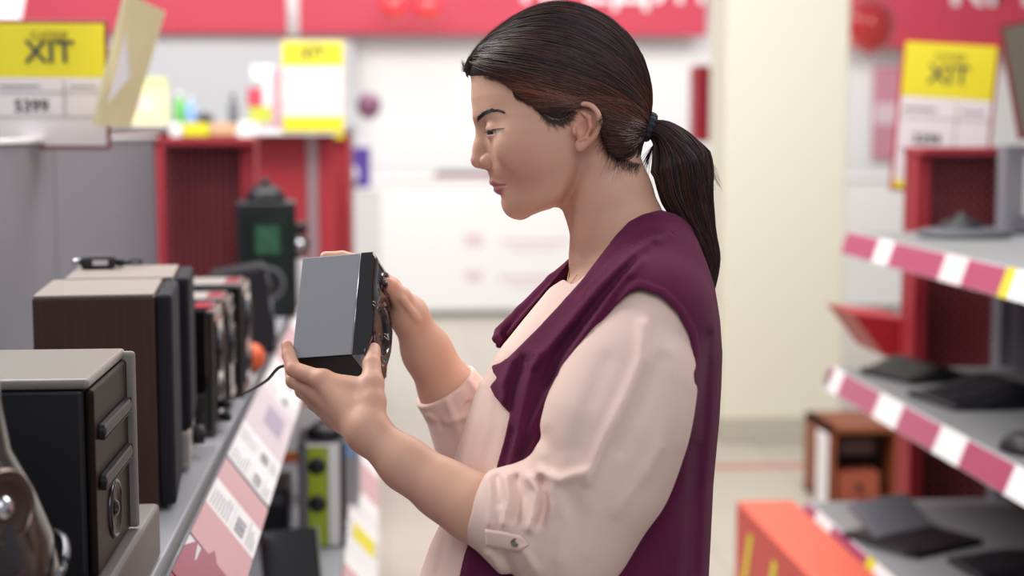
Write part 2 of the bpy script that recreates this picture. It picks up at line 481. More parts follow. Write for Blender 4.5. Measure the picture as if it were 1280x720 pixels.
def arm_fn(A):
    pal = SU([p for pts, r in A['palm'] for p in chain(pts, r)], 0.007)
    fgs = [SU(chain(pts, r), 0.002) for pts, r in A['fing']]
    th = SU([p for pts, r in A['thumb'] for p in chain(pts, r)], 0.002)
    am = SU(chain(*A['arm']), 0.02)
    tend = A.get('tendon', [])
    allp = np.array([q for pts, r in A['palm'] + A['fing'] + A['thumb'] for q in pts])
    c = allp.mean(0); R = np.linalg.norm(allp - c, axis=1).max() + 0.03
    def fn(P):
        d = am(P)
        lo = P.min(0); hi = P.max(0)
        if np.linalg.norm(np.maximum(np.maximum(lo - c, c - hi), 0)) < R:
            fd = np.full(len(P), .05, f32)
            for g in fgs: fd = smin(fd, g(P), 0.0008)
            h = smin(pal(P), fd, 0.006)
            h = smin(h, th(P), 0.006)
            for p in tend: h = smin(h, p(P), 0.004)
            d = smin(d, h, 0.012)
        return d
    return fn
armL, armR = arm_fn(LH), arm_fn(RH)
# ---- trunk
tf = tab([270,300,330,365,400,435,470,520,572,650,680,720,780,900],[760,735,712,683,654,626,606,585,568,552,538,524,514,512])
tb = tab([262,275,300,330,360,400,440,480,520,600,720,900],[826,846,862,873,882,888,891,890,888,881,875,880])
tw = tab([262,280,300,320,345,370,400,440,520,600,720,900],[.052,.064,.085,.110,.135,.152,.160,.158,.148,.138,.145,.16])
def trunk(P, off=0.0):
    U = 640 + P[:, 0] * PPM; V = 360 - P[:, 1] * PPM
    a0, b0 = tf(V), tb(V); uc = a0 + (b0 - a0) * 0.58
    a = np.where(U < uc, uc - a0, b0 - uc) / PPM; b = tw(V)
    du = np.abs(U - uc) / PPM; w = np.abs(P[:, 2])
    k = ((du / a) ** 2.2 + (w / b) ** 2.2) ** (1 / 2.2)
    d = np.hypot(du, w) * (1 - 1 / np.maximum(k, 1e-3))
    d = np.where(k < 0.4, -0.03, d) * 0.9
    return d
neckp = chain([K(749,200), K(763,248), K(777,298), K(786,350)], [.0425, .0445, .0485, .055])
def cmull(P):
    return [np.array(v, f32) for v in catmull([Vector([float(x) for x in p]) for p in P], 4)]
def smooth_face(P):
    U, V = imgc(P)
    d = head_base(P)
    d = smin(d, skull(P), 0.012)
    Pm = P.copy(); Pm[:, 2] = np.abs(Pm[:, 2])
    near = lambda c, R: np.linalg.norm(np.maximum(np.maximum(Pm.min(0) - c, c - Pm.max(0)), 0)) < R
    if near(K(605, 200), 0.10):
        # brow, socket, lids
        d = smin(d, RC(K(600,146,.010), K(618,139,.036), .0050, .0045)(Pm), 0.010)
        d = smax(d, -EL(K(600.5,164,.026), (.0080,.0055,.0100))(Pm), 0.014)
        d = smin(d, EL(K(654,187,.0480), (.026,.019,.012))(Pm), 0.034)
        lid = np.linalg.norm(Pm - EYE, axis=1) - 0.0134
        d = smin(d, lid, 0.0030)
        q = Pm - EYE
        # the slit between the lids, seen nearly closed as she looks down
        slit = np.abs(q[:, 1] + 0.0016 + 0.10 * (q[:, 0] + 0.012) + 0.0008) - 0.0026 * np.clip(1 - ((q[:, 2] - 0.0005) / 0.0135) ** 2, 0, 1) - 0.0001
        slit = np.maximum(slit, np.linalg.norm(q, axis=1) - 0.0165)
        slit = np.maximum(slit, q[:, 0] - 0.0035)
        d = smax(d, -slit, 0.0006)
        # nose
        for p, k in ((RC(K(605,158), K(601,184), .0056, .0062), .014), (RC(K(601,184), K(597.3,200), .0062, .0079), .009), (RC(K(598,203.2), K(607,206.5), .0056, .0048), .003),
                     (EL(K(610,201.5,.0105), (.0088,.0078,.0062)), .0022)):
            d = smin(d, p(Pm), k)
        d = smax(d, -EL(K(604.5,212.5,.0075), (.0054,.0034,.0034))(Pm), 0.0012)
        # lips
        d = smin(d, SU(chain([K(616.3,227.3,0), K(618.5,227.4,.008), K(631,230.4,.0225)], [.0044,.0044,.0018]), .002)(Pm), 0.0022)
        d = smin(d, SU(chain([K(622.8,237.3,0), K(624.5,236.8,.009), K(632.5,232.6,.0215)], [.0053,.0053,.0020]), .002)(Pm), 0.0022)
        d = smax(d, -SU(chain([K(611,231.6,0), K(616,231.8,.010), K(633.5,231.4,.0260)], [.0010,.0010,.0009]), .001)(Pm), 0.0010)
        d = smax(d, -EL(K(619,248,0), (.0060,.0042,.016))(Pm), 0.006)
        d = smin(d, EL(K(645.5,258.5,0), (.0138,.0125,.0155))(Pm), 0.010)
    if near(K(732, 158, .075), 0.06):
        hx = chain(cmull([K(717,163,.069),K(715.5,147,.0725),K(719.5,135,.0765),K(729,130,.080),K(740,133,.083),K(748,143,.085),K(749.5,155,.085),K(745,167,.083),K(738,176,.080),K(731,183,.077)]), [.0027] * 40)
        e = SU(hx, .0008)(Pm)
        e = smin(e, EL(K(725.5,181.5,.0755), (.0058,.0072,.0034))(Pm), .003)
        e = smin(e, EL(K(733,156,.0715), (.0135,.0215,.0052))(Pm), .002)
        e = smin(e, SU(chain([K(727,140,.0785),K(736,147,.0800),K(738,159,.0800),K(732,171,.0785),K(726,174,.078)], [.0016,.0026,.0026,.0026,.0026]), .002)(Pm), .002)
        e = smin(e, EL(K(718.5,163,.0765), (.0034,.0052,.0030))(Pm), .002)
        e = smax(e, -EL(K(726.5,160,.0800), (.0062,.0095,.0060))(Pm), .002)
        d = smin(d, e, .0030)
    return d
smooth_face.c = K(695, 150); smooth_face.R = 0.145
def body(P):
    lo = P.min(0); hi = P.max(0)
    d = np.full(len(P), .05, f32)
    gap = np.linalg.norm(np.maximum(np.maximum(lo - smooth_face.c, smooth_face.c - hi), 0))
    if gap < smooth_face.R + 0.04: d = np.minimum(d, smooth_face(P))
    nk = SU(neckp, .01)(P)
    Pm = P.copy(); Pm[:, 2] = np.abs(Pm[:, 2])
    nk = smin(nk, RC(K(742,205,.040), K(722,318,.012), .0105, .008)(Pm), .014)
    nk = smin(nk, RC(K(716,252), K(736,306), .0125, .012)(P), .012)
    d = smin(d, nk, .016)
    tr = trunk(P) + 0.013
    U, V = 640 + P[:, 0] * PPM, 360 - P[:, 1] * PPM
    tr = smax(tr, (268 - V) / PPM, .01)
    d = smin(d, tr, .022)
    # collar bones
    d = smin(d, RC(K(722,332,.010), K(770,322,.085), .006, .007)(Pm), .010)
    d = np.minimum(d, 0.05)
    d = smin(d, armL(P), .02); d = smin(d, armR(P), .02)
    d = smax(d, (V - 745) / PPM, .004)
    return d
def skin_tint(P):
    U, V = imgc(P); n = len(P)
    base = np.array(rgb('D6A790')); c = np.tile(base, (n, 1))
    def mixin(col, m):
        m = np.clip(m, 0, 1)[:, None]; c[:] = c * (1 - m) + np.array(rgb(col)) * m
    g = lambda u, v, su, sv: np.exp(-((U - u) / su) ** 2 - ((V - v) / sv) ** 2)
    head = P[:, 1] > K(0, 300)[1]
    mixin('D2917F', 0.55 * g(655, 200, 28, 26) * head)
    mixin('D18D7C', 0.45 * g(592, 203, 12, 9) * head)
    mixin('CC7F6E', 0.6 * g(733, 160, 18, 26) * head)
    # hands a little pinker at knuckles and finger tips
    for q, r, s in ((K(358.5,432,.012),.009,.7),(K(467,437,.02),.010,.5),(K(403,475,.044),.012,.45),(K(367,461,.03),.010,.5),(K(489,359,-.078),.014,.5),(K(473,351,-.05),.012,.7),(K(399,492,.036),.012,.4),(K(487,358,-.052),.012,.5)):
        mixin('CF806E', s * np.exp(-(np.linalg.norm(P - q, axis=1) / r) ** 2))
    # lips
    lipu = SU(chain([K(616.3,227.8,0), K(619.5,228.2,.009), K(632,231,.0225)], [.0052,.0050,.0018]), .001)
    lipl = SU(chain([K(622.5,237.5,0), K(625,236.8,.010), K(633,232.4,.0215)], [.0062,.0060,.0024]), .001)
    Pm = P.copy(); Pm[:, 2] = np.abs(Pm[:, 2])
    dl = np.minimum(lipu(Pm), lipl(Pm)); mixin('B06470', np.clip(-dl / .0012 + .4, 0, 1) * (V < 246) * head * .9)
    # thumb nail and index nail
    dn = np.linalg.norm((P - K(468.0,431.5,.0285)) / np.array([.0052, .0068, .006]), axis=1)
    mixin('E3B3AA', (dn < 1) * .8)
    return c
# ---------------------------------------------------------------- clothing
LSL = chain([K(806,412,.138),K(790,470,.152),K(770,530,.158),K(752,592,.156),K(706,664,.142),K(655,648,.130),K(604,636,.118)], [.050,.0565,.064,.060,.060,.0450,.0360])
RSL = chain([K(770,405,-.14),K(700,480,-.165),K(640,550,-.16),K(600,548,-.145),K(556,482,-.123)], [.050,.056,.052,.046,.0375])
LF = [([(806,405),(803,448),(782,498),(752,557),(735,600)], .0065, 9), ([(838,440),(836,520),(812,590)], .0022, 12), ([(760,450),(735,510),(722,560)], -.0022, 13),
      ([(826,450),(806,505),(776,562)], -.0030, 9), ([(680,548),(690,566),(688,584)], -.0045, 13), ([(676,590),(700,600),(730,590)], .0053, 7), ([(660,597),(672,612),(668,640),(662,660)], .0063, 6),
      ([(676,600),(684,625),(676,655)], -.0057, 5), ([(646,598),(652,620),(645,650)], -.0060, 5), ([(632,597),(636,625),(630,655)], .0051, 5), ([(622,597),(624,630)], -.0039, 4), ([(610,597),(613,630),(612,655)], .0033, 4),
      ([(690,612),(706,650),(700,700)], .0030, 10), ([(720,600),(742,640),(735,690)], .0018, 12), ([(630,694),(640,712),(645,730)], -.0040, 6), ([(612,694),(625,716)], .0035, 6), ([(655,690),(668,712)], .0035, 7), ([(826,560),(800,600),(770,640)], .0020, 8)]
RF = [([(545,470),(566,520),(580,560)], .0050, 6), ([(560,462),(585,505),(590,540)], -.0050, 6), ([(535,500),(552,530)], -.0045, 5), ([(575,458),(598,490)], .0045, 5), ([(536,520),(560,528),(585,520)], .004, 5), ([(530,508),(582,452)], .0022, 5)]
def sleeve_l(P):
    U, V = imgc(P)
    d = SU(LSL, .03)(P)
    fo = folds(U, V, LF)
    d = d - fo * (P[:, 2] > .05)
    e = K(604,636,.118); ax = e - K(655,648,.130); ax /= np.linalg.norm(ax)
    t = (P - e) @ ax                       # beyond the hem when positive
    rd = np.linalg.norm((P - e) - t[:, None] * ax, axis=1)
    d = smin(d, np.maximum(np.abs(t + .007) - .0075, rd - .0385), .003)      # turned-up cuff
    d = smax(d, t - 0.0005 + .16 * np.minimum(P[:, 1] - e[1], 0), .002)
    inner = RC(K(655,648,.130), e + ax * .03, .030, .0325)(P)
    return smax(d, -inner, .002)
def sleeve_r(P):
    U, V = imgc(P)
    d = SU(RSL, .03)(P) - folds(U, V, RF)
    e = K(556,482,-.123); ax = e - K(600,548,-.145); ax /= np.linalg.norm(ax)
    t = (P - e) @ ax; rd = np.linalg.norm((P - e) - t[:, None] * ax, axis=1)
    d = smin(d, np.maximum(np.abs(t + .009) - .0095, rd - .0395), .003)
    d = smax(d, t - .0005, .002)
    return smax(d, -RC(K(600,548,-.145), e + ax * .03, .031, .034)(P), .002)
BL_POLY = [(704,349),(716,356),(760,322),(800,292),(850,276),(980,276),(980,900),(440,900),(440,440),(600,420),(668,372)]
BLF = [([(600,480),(590,540),(572,600),(560,650)], .0025, 7), ([(625,470),(618,540),(600,600)], -.0022, 8), ([(560,660),(548,720)], -.004, 7), ([(585,670),(570,730)], .004, 8), ([(700,360),(660,410),(625,450)], .0012, 6)]
def blouse_trunk(P):
    U, V = imgc(P)
    d = trunk(P) - folds(U, V, BLF)
    d = smin(d, np.minimum(SU(LSL[:1], .01)(P), SU(RSL[:1], .01)(P)) + .004, .03)
    sh = np.maximum(d, -(d + .0065))
    cut = polyd(U, V, BL_POLY) / PPM
    return smax(smax(sh, cut, .0015), (V - 790) / PPM, .003)
def blouse(P):
    return smin(smin(blouse_trunk(P), sleeve_l(P), .004), sleeve_r(P), .004)
VN = [(826,262),(803,268),(786,277),(766,298),(748,322),(727,350),(700,380),(672,410),(652,430),(640,442),(626,453),(614,457),(616,466),(621,472),(612,483),(618,496),(634,514),(637,518),(630,550),(618,592),(600,640),(580,693),(574,720),(560,800),(1000,800),(1000,236),(870,262),(840,266)]
VFr = [(826,262),(800,266),(770,285),(735,308),(718,316),(700,340),(660,384),(628,410),(640,428),(660,440),(640,520),(620,600),(590,800),(1000,800),(1000,236),(870,262),(840,266)]
HOLE = [(799,360),(786,366),(768,384),(742,417),(722,452),(706,482),(692,510),(676,545),(666,580),(660,640),(700,760),(735,735),(775,676),(806,634),(832,590),(852,546),(863,500),(866,450),(861,418),(846,390),(826,370)]
VF = [([(835,292),(790,318),(745,362),(705,410),(668,455)], .0066, 7), ([(815,305),(775,345),(735,395),(700,440),(680,480)], -.0060, 6), ([(800,325),(760,375),(725,425),(690,485),(662,540)], .0060, 6),
      ([(785,350),(745,405),(712,455),(680,510),(650,570)], -.0060, 5.5), ([(700,470),(672,525),(655,570),(640,620)], .0055, 6), ([(655,450),(640,490),(636,512)], -.0055, 6), ([(640,450),(628,480),(630,500)], .0045, 5),
      ([(672,440),(660,480),(648,540),(632,600)], .0060, 6), ([(640,540),(628,590),(612,650)], -.0045, 5), ([(885,420),(880,520),(872,620),(868,720)], -.0034, 7), ([(868,470),(850,600),(820,720)], .0036, 10),
      ([(835,290),(812,292),(780,307),(750,337),(725,366)], -.0024, 5), ([(870,560),(862,640),(858,720)], -.0036, 7), ([(600,650),(590,690),(580,730)], .004, 6), ([(840,600),(800,680),(780,730)], -.003, 8)]
def vest(P):
    U, V = imgc(P)
    lo = P.min(0)
    base = trunk(P) - .0065
    col = SU(chain([K(768,290,0), K(812,268,0), K(840,276,0)], [.02,.050,.046]), .02)(P)
    sh = SU([RC(K(806,398,.128), K(792,470,.150), .060, .058), RC(K(770,395,-.13), K(700,480,-.165), .060, .056)], .0)(P)
    base = smin(base, sh, .035)
    base = base - folds(U, V, VF) * (P[:, 2] > -.02)
    # collar stand round the back of the neck
    q = P - K(781,300,0)
    stand = np.abs(np.hypot(q[:, 0] * .93 - q[:, 1] * .35, q[:, 2]) - .0560) - .0042
    stand = smax(stand, np.abs(q[:, 1] * .93 + q[:, 0] * .35 - .012) - .020, .004)
    shell = smax(base, -(base + .0048), .001)
    shell = smin(shell, stand, .014)
    cn = polyd(U, V, VN) / PPM; cf = polyd(U, V, VFr) / PPM
    t = np.clip((P[:, 2] + .012) / .024, 0, 1)
    cut = cf * (1 - t) + cn * t
    shell = smax(shell, cut, .002)
    hole = polyd(U, V, HOLE) / PPM
    hole = np.where(P[:, 2] > .06, hole, .05)
    # rib band round the arm hole
    band = np.abs(hole - .0042) - .0042
    shell = np.where(np.abs(base) < .012, smin(shell, np.maximum(smax(base - .0016, -(base + .006), .001), smax(band, cut, .001)), .0012), shell)
    shell = smax(shell, -hole, .002)
    shell = smax(shell, -(SU(RSL[1:], .01)(P) - .004), .004)
    # lapel of the far side, turned out and curled at its end
    lap = SU([RC(K(724,322,-.022), K(692,352,-.032), .0060, .0088), RC(K(692,352,-.032), K(655,392,-.040), .0088, .0105), RC(K(655,392,-.040), K(628,417,-.043), .0105, .0095),
              RC(K(628,417,-.043), K(622,424,-.030), .0085, .0068), RC(K(626,420,-.050), K(624,431,-.046), .0060, .0045)], .003)(P)
    lap = smax(lap, -SU(chain([K(668,388,-.030), K(636,416,-.032), K(618,430,-.034)], [.0035,.0050,.0050]), .002)(P), .002)
    return smax(smin(shell, lap, .004), (V - 795) / PPM, .003)
# ---------------------------------------------------------------- build her
ROOT = camw(K(770, 360, 0)); ROOT = Vector((ROOT.x, ROOT.y, 0.0))
woman = thing('woman', 'woman in burgundy sleeveless cardigan and pink blouse with dark ponytail, holding a small speaker', 'person', ROOT)
m_skin = mat('skin', 'DDAE96', rough=.5, sss=.22, attr=True, bump=.12, bscale=900, spec=.4)
m_blouse = mat('blouse_cloth', 'E8CBC0', rough=.9, bump=.25, bscale=1500, sheen=.05, noise_amt=.02, nscale=60, spec=.2)
m_vest = mat('burgundy_knit', '5E2241', rough=.95, bump=.5, bscale=1300, sheen=.04, noise_amt=.08, nscale=300, spec=.1)
m_hair = mat('hair_strand', '2A1C20', rough=.42, attr=True, spec=.5)
m_haircap = mat('hair_under', '241A1D', rough=.6)
import time as _t
_t0 = _t.time()
FAST = False
HS = .0013
lo_b, hi_b = (-.26, -.36, -.22), (.24, .32, .24)
pos, Q = nets(body, lo_b, hi_b, HS, slack=1.6)
body_o = net_obj('body', pos, Q, m_skin, woman, skin_tint)
print('body', len(pos), _t.time() - _t0)
pos, Q = nets(blouse, (-.14, -.37, -.24), (.24, .10, .27), .0018, slack=1.7, relax=3)
blouse_o = net_obj('blouse', pos, Q, m_blouse, woman)
print('blouse', len(pos), _t.time() - _t0)
pos, Q = nets(vest, (-.07, -.37, -.24), (.26, .12, .26), .0017, slack=1.7, relax=4)
vest_o = net_obj('cardigan', pos, Q, m_vest, woman)
print('vest', len(pos), _t.time() - _t0)
# ---- hair cap
HM = [(560,88),(590,97.5),(604,96),(622,99),(634,104),(642,112),(646,121),(658,125),(668,133),(678,143),(688,150),(700,151),(711,146),(716,137),(722,130),(734,127.5),(746,133),(753,145),(756,165),(762,184),(775,196),(790,204),(800,207),(830,200),(840,60),(760,-20),(640,-20),(560,40)]
def haircap(P):
    q = P - HC; r = np.linalg.norm(q, axis=1)
    R = hair_R(q) - .0024
    # comb grooves that run toward the band
    d = (r - R) * .9
    d = smax(d, -(d + .0085), .001)
    U, V = imgc(P)
    return smax(d, (polyd(U, V, HM) + .8) / PPM, .004)
pos, Q = nets(haircap, (-.06, .10, -.10), (.17, .33, .10), .0016, slack=1.5)
hair_o = net_obj('hair', pos, Q, m_haircap, woman)
# ---- strands
def strands_mesh(name, paths, rad, cols, m, parent, taper=.35):
    n = len(paths); k = paths[0].shape[0]
    A = np.array(paths)                      # n,k,3 body frame
    T = np.gradient(A, axis=1); T /= np.linalg.norm(T, axis=2, keepdims=True) + 1e-9
    Nn = np.cross(T, np.array([.13, .21, .97])); Nn /= np.linalg.norm(Nn, axis=2, keepdims=True) + 1e-9
    Bn = np.cross(T, Nn)
    r = np.array(rad)[:, None, None] * (1 - (1 - taper) * np.linspace(0, 1, k)[None, :, None] ** 3)
    ring = np.stack([A + (Nn * math.cos(a) + Bn * math.sin(a)) * r for a in (0, 2.094, 4.189)], 2)   # n,k,3,3
    V = ring.reshape(-1, 3) @ BM.T + BO - np.array(ROOT)
    idx = np.arange(n * k * 3).reshape(n, k, 3)
    q = np.stack([idx[:, :-1], np.roll(idx, -1, 2)[:, :-1], np.roll(idx, -1, 2)[:, 1:], idx[:, 1:]], -1).reshape(-1, 4)
    me = bpy.data.meshes.new(name)
    me.vertices.add(len(V)); me.vertices.foreach_set('co', V.astype(f32).ravel())
    me.loops.add(q.size); me.loops.foreach_set('vertex_index', q.ravel().astype(np.int32))
    me.polygons.add(len(q)); me.polygons.foreach_set('loop_start', (np.arange(len(q)) * 4).astype(np.int32))
    me.polygons.foreach_set('use_smooth', np.ones(len(q), bool)); me.update(calc_edges=True)
    me.materials.append(m)
    a = me.color_attributes.new('tint', 'FLOAT_COLOR', 'POINT')
    cc = np.ones((n, k * 3, 4), f32); cc[:, :, :3] = np.array(cols)[:, None, :]
    a.data.foreach_set('color', cc.reshape(-1))
    o = bpy.data.objects.new(name, me); COL.objects.link(o); o.parent = parent
    return o
def inside(poly, u, v):
    return polyd(np.array([u]), np.array([v]), poly)[0] < 0
BANDP = K(811, 158, 0)
def on_hair(q, lift):
    return HC + q / np.linalg.norm(q, axis=1, keepdims=True) * (hair_R(q)[:, None] + lift)
hair_cols = [rgb('2C1D20'), rgb('36252A'), rgb('40292A'), rgb('241719'), rgb('4E2F28')]
paths, rads, cols = [], [], []
tt = np.linspace(0, 1, 22)
tries = 0
TH = None
while len(paths) < 9000 and tries < 60000:
    tries += 1
    v = RNG.normal(size=3); v /= np.linalg.norm(v)
    edge = tries % 2 == 0
    if edge:
        ss = RNG.uniform(0, 18.999); i_ = int(ss); fr_ = ss - i_
        eu = HM[i_ + 1][0] * (1 - fr_) + HM[i_ + 2][0] * fr_; ev = HM[i_ + 1][1] * (1 - fr_) + HM[i_ + 2][1] * fr_
        # step the lens ray to the hair surface
        best = None
        for dd in np.linspace(.115, -.02, 60):
            pq = K(eu, ev, dd); qq = (pq - HC)[None]
            if np.linalg.norm(qq) < hair_R(qq)[0]: best = qq[0]; break
        if best is None: continue
        v = best.astype(float) + RNG.normal(size=3) * .0022; v /= np.linalg.norm(v)
        if RNG.rand() < .3: v[2] *= -1
    if tries % 3 == 0 and not edge: v[0] = -abs(v[0])
    q0 = v[None].astype(f32); p0 = on_hair(q0, 0)[0]
    u_, v_ = imgc(p0[None]); u_, v_ = float(u_[0]), float(v_[0])
    dm = polyd(np.array([u_]), np.array([v_]), HM)[0]
    if dm > (5 if edge else 1.5): continue
    if dm < -14 and RNG.rand() > .22 and not (u_ < 640): continue
    a = p0 - HC; b = BANDP - HC
    L = .5 * (np.linalg.norm(a) + np.linalg.norm(b))
    mid = a / np.linalg.norm(a) + b / np.linalg.norm(b)
    if np.linalg.norm(mid) < .25: mid = mid + np.array([0, .6, .6 * np.sign(a[2])])
    mid = mid / np.linalg.norm(mid)
    if u_ < 722:                              # swept back above the ear
        lift_y = .16 + .32 * max(0, (v_ - 105) / 45)
        if v_ > 60: mid = mid + np.array([0, lift_y, .10 * np.sign(a[2])])
        else: mid = mid + np.array([0, .05, 0])
        mid /= np.linalg.norm(mid)
    q = (1 - tt)[:, None] ** 2 * (a / np.linalg.norm(a)) + 2 * (tt * (1 - tt))[:, None] * mid * 1.15 + (tt ** 2)[:, None] * (b / np.linalg.norm(b))
    wob = RNG.uniform(-.004, .004)
    lift = RNG.uniform(-.0012, .0007) + .0004 * np.sin(tt * 9 + RNG.rand() * 6)
    lift = lift * (1 - tt ** 4) - .001 * tt
    q = q + np.outer(np.sin(tt * math.pi), [wob * 2, wob * 2, 0])
    pp = on_hair(q.astype(f32), 0); dirn = pp - HC; dirn /= np.linalg.norm(dirn, axis=1, keepdims=True)
    pp = pp + dirn * np.asarray(lift)[:, None]
    uu, vv = imgc(pp)
    if ((polyd(uu, vv, HM) > 5.5).any()): continue
    paths.append(pp); rads.append(RNG.uniform(.00025, .00055))
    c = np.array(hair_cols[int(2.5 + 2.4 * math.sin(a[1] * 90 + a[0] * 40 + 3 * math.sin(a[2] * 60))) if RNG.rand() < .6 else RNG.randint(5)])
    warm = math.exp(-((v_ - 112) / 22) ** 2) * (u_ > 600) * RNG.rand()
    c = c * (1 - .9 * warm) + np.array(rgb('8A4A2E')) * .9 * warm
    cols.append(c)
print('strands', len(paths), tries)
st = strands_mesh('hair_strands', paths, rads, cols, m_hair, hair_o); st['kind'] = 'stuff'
# ---- fine hairs at temple, nape and forehead
paths, rads, cols = [], [], []
def bez(P, n=12):
    P = [np.array(p, float) for p in P]; t = np.linspace(0, 1, n)[:, None]
    if len(P) == 3: return (1 - t) ** 2 * P[0] + 2 * t * (1 - t) * P[1] + t * t * P[2]
    return (1 - t) ** 3 * P[0] + 3 * t * (1 - t) ** 2 * P[1] + 3 * t * t * (1 - t) * P[2] + t ** 3 * P[3]
def body_tree(o):
    me = o.data
    return BVHTree.FromPolygons([v.co + ROOT for v in me.vertices], [p.vertices[:] for p in me.polygons])
TB = body_tree(body_o)
def hit(px, py, tree, off=0.0):
    r = ray(px, py).normalized(); h = tree.ray_cast(CAM, r)
    if h[0] is None: return None
    return h[0] + h[1] * off * (1 if h[1].dot(r) < 0 else -1)
def bodyf(p): # world to body frame
    v = np.array(p) - BO; return v @ BM
def skin_strand(pts, off0, off1):
    out = []
    for i, (u, v) in enumerate(pts):
        h = hit(u, v, TB, off0 + (off1 - off0) * i / (len(pts) - 1))
        if h is None: return None
        out.append(bodyf(h))
    return np.array(out)
def add_wisps(n, start, end, bend, r=(.00012, .00022), off=.0005, js=5, je=6):
    for _ in range(n):
        s = np.array(start) + RNG.normal(size=2) * js; e = np.array(end) + RNG.normal(size=2) * je
        m_ = (s + e) / 2 + np.array(bend) + RNG.normal(size=2) * 3
        t = np.linspace(0, 1, 10)[:, None]
        c = (1 - t) ** 2 * s + 2 * t * (1 - t) * m_ + t * t * e
        p = skin_strand(c, off, off + .0006)
        if p is not None: paths.append(p); rads.append(RNG.uniform(*r)); cols.append(hair_cols[RNG.randint(5)])
def edge_wisps(n, i0, i1, dx, dy, jx, jy, r=(.00007, .00013)):
    for _ in range(n):
        x = RNG.uniform(i0, i1 - .001); i = int(x); fr = x - i
        p = np.array(HM[i]) * (1 - fr) + np.array(HM[i + 1]) * fr
        c = np.array(HM[i0]) * 0 + p
        s0 = p + np.array([RNG.uniform(-3, 3), RNG.uniform(-3, 1)]); e0 = p + np.array([dx, dy]) * RNG.uniform(.3, 1.1) + RNG.normal(size=2) * np.array([jx, jy])
        m_ = (s0 + e0) / 2 + np.array([-2, 1.5]) + RNG.normal(size=2)
        t = np.linspace(0, 1, 10)[:, None]; q = (1 - t) ** 2 * s0 + 2 * t * (1 - t) * m_ + t * t * e0
        pp = skin_strand(q, .0006, .0008)
        if pp is not None: paths.append(pp); rads.append(RNG.uniform(*r)); cols.append(hair_cols[RNG.randint(5)])
edge_wisps(260, 2, 6, 7, 3, 2, 1.5)
edge_wisps(620, 5, 13, 8, 6, 2, 2)
edge_wisps(160, 9, 12, 4, 11, 3, 3)
edge_wisps(520, 17, 22, -6, 12, 3, 4)
edge_wisps(140, 18, 21, -12, 24, 4, 6, (.00005, .00009))
for _ in range(60):   # tuft standing at the forehead
    w0 = RNG.uniform(-.02, .02); s = K(592 + RNG.uniform(-3, 8), 92 + RNG.uniform(-7, 4), w0)
    e = K(577 + RNG.uniform(-2, 7), 80 + RNG.uniform(-6, 9), w0); mm = K(580 + RNG.uniform(-2, 3), 92, w0)
    paths.append(bez([s, mm, e], 10)); rads.append(.0003); cols.append(hair_cols[RNG.randint(5)])
for _ in range(140):  # flyaways over the crown
    a = RNG.uniform(.3, 2.7); w0 = RNG.uniform(-.5, .5)
    q = np.array([[math.cos(a + s * .35), math.sin(a + s * .35), w0] for s in np.linspace(1, -1, 10)], f32)
    p = on_hair(q, 0); dd = (p - HC); dd /= np.linalg.norm(dd, axis=1, keepdims=True)
    p = p + dd * (np.sin(np.linspace(0, 3.1, 10)) * RNG.uniform(.0005, .0028))[:, None]
    paths.append(p); rads.append(.00012); cols.append(hair_cols[4])
ten = [p if len(p) == 10 else p[::1] for p in paths]
st = strands_mesh('loose_hairs', ten, rads, cols, m_hair, hair_o, .2); st['kind'] = 'stuff'
# ---- ponytail
PC = [K(812,159,0), K(832,170,.004), K(851,203,.006), K(860,245,.006), K(877,290,.004), K(889,325,.002), K(890,366,0)]
PR = [.0075, .018, .0345, .0275, .0165, .0105, .0022]
def pt_curve(P, n):
    return np.array([list(v) for v in catmull([Vector([float(x) for x in p]) for p in P], n)])
PCs = pt_curve(PC, 5); PRs = np.interp(np.linspace(0, 1, len(PCs)), np.linspace(0, 1, len(PR)), PR)
core = SU(chain([p.astype(f32) for p in PCs], [r * .60 for r in PRs]), .006)
pos, Q = nets(core, (.10, .0, -.06), (.26, .20, .06), .0022, slack=1.4)
pony = net_obj('ponytail', pos, Q, m_haircap, woman)
paths, rads, cols = [], [], []
T = np.gradient(PCs, axis=0); T /= np.linalg.norm(T, axis=1, keepdims=True)
side = np.cross(T, [0, 0, 1.0]); side /= np.linalg.norm(side, axis=1, keepdims=True); dep = np.cross(T, side)
clump = [(RNG.uniform(0, 2 * math.pi), RNG.uniform(.75, 1.0)) for _ in range(46)]
for i in range(5200):
    ca, cr = clump[RNG.randint(46)]
    a = ca + RNG.normal() * .07; rr = cr * RNG.uniform(.72, 1.02)
    tw = RNG.uniform(-.35, .35)
    s = np.linspace(0, 1, len(PCs)); an = a + tw * s + .12 * np.sin(s * 7 + ca * 3)
    wav = 1 + .07 * np.sin(s * 9 + ca * 5)
    end = RNG.uniform(.80, 1.0)
    f = s * end; ix = f * (len(PCs) - 1)
    def it(A): return np.stack([np.interp(ix, np.arange(len(PCs)), A[:, j]) for j in range(3)], 1)
    r_ = np.interp(ix, np.arange(len(PCs)), PRs) * rr * wav
    paths.append(it(PCs) + it(side) * (np.cos(an) * r_)[:, None] + it(dep) * (np.sin(an) * r_ * .85)[:, None])
    rads.append(RNG.uniform(.0003, .00065)); c = np.array(hair_cols[RNG.randint(5)])
    if RNG.rand() < .25: c = c * .5 + np.array(rgb('5E382C')) * .5
    cols.append(c)
for i in range(60):
    e = K(RNG.uniform(880, 904), RNG.uniform(205, 240), RNG.uniform(-.02, .02)); s0 = K(822, 160, 0); m_ = K(868, 168 + RNG.uniform(-4, 8), .004)
    paths.append(bez([s0, m_, e], len(PCs))); rads.append(.0003); cols.append(np.array(hair_cols[4]))
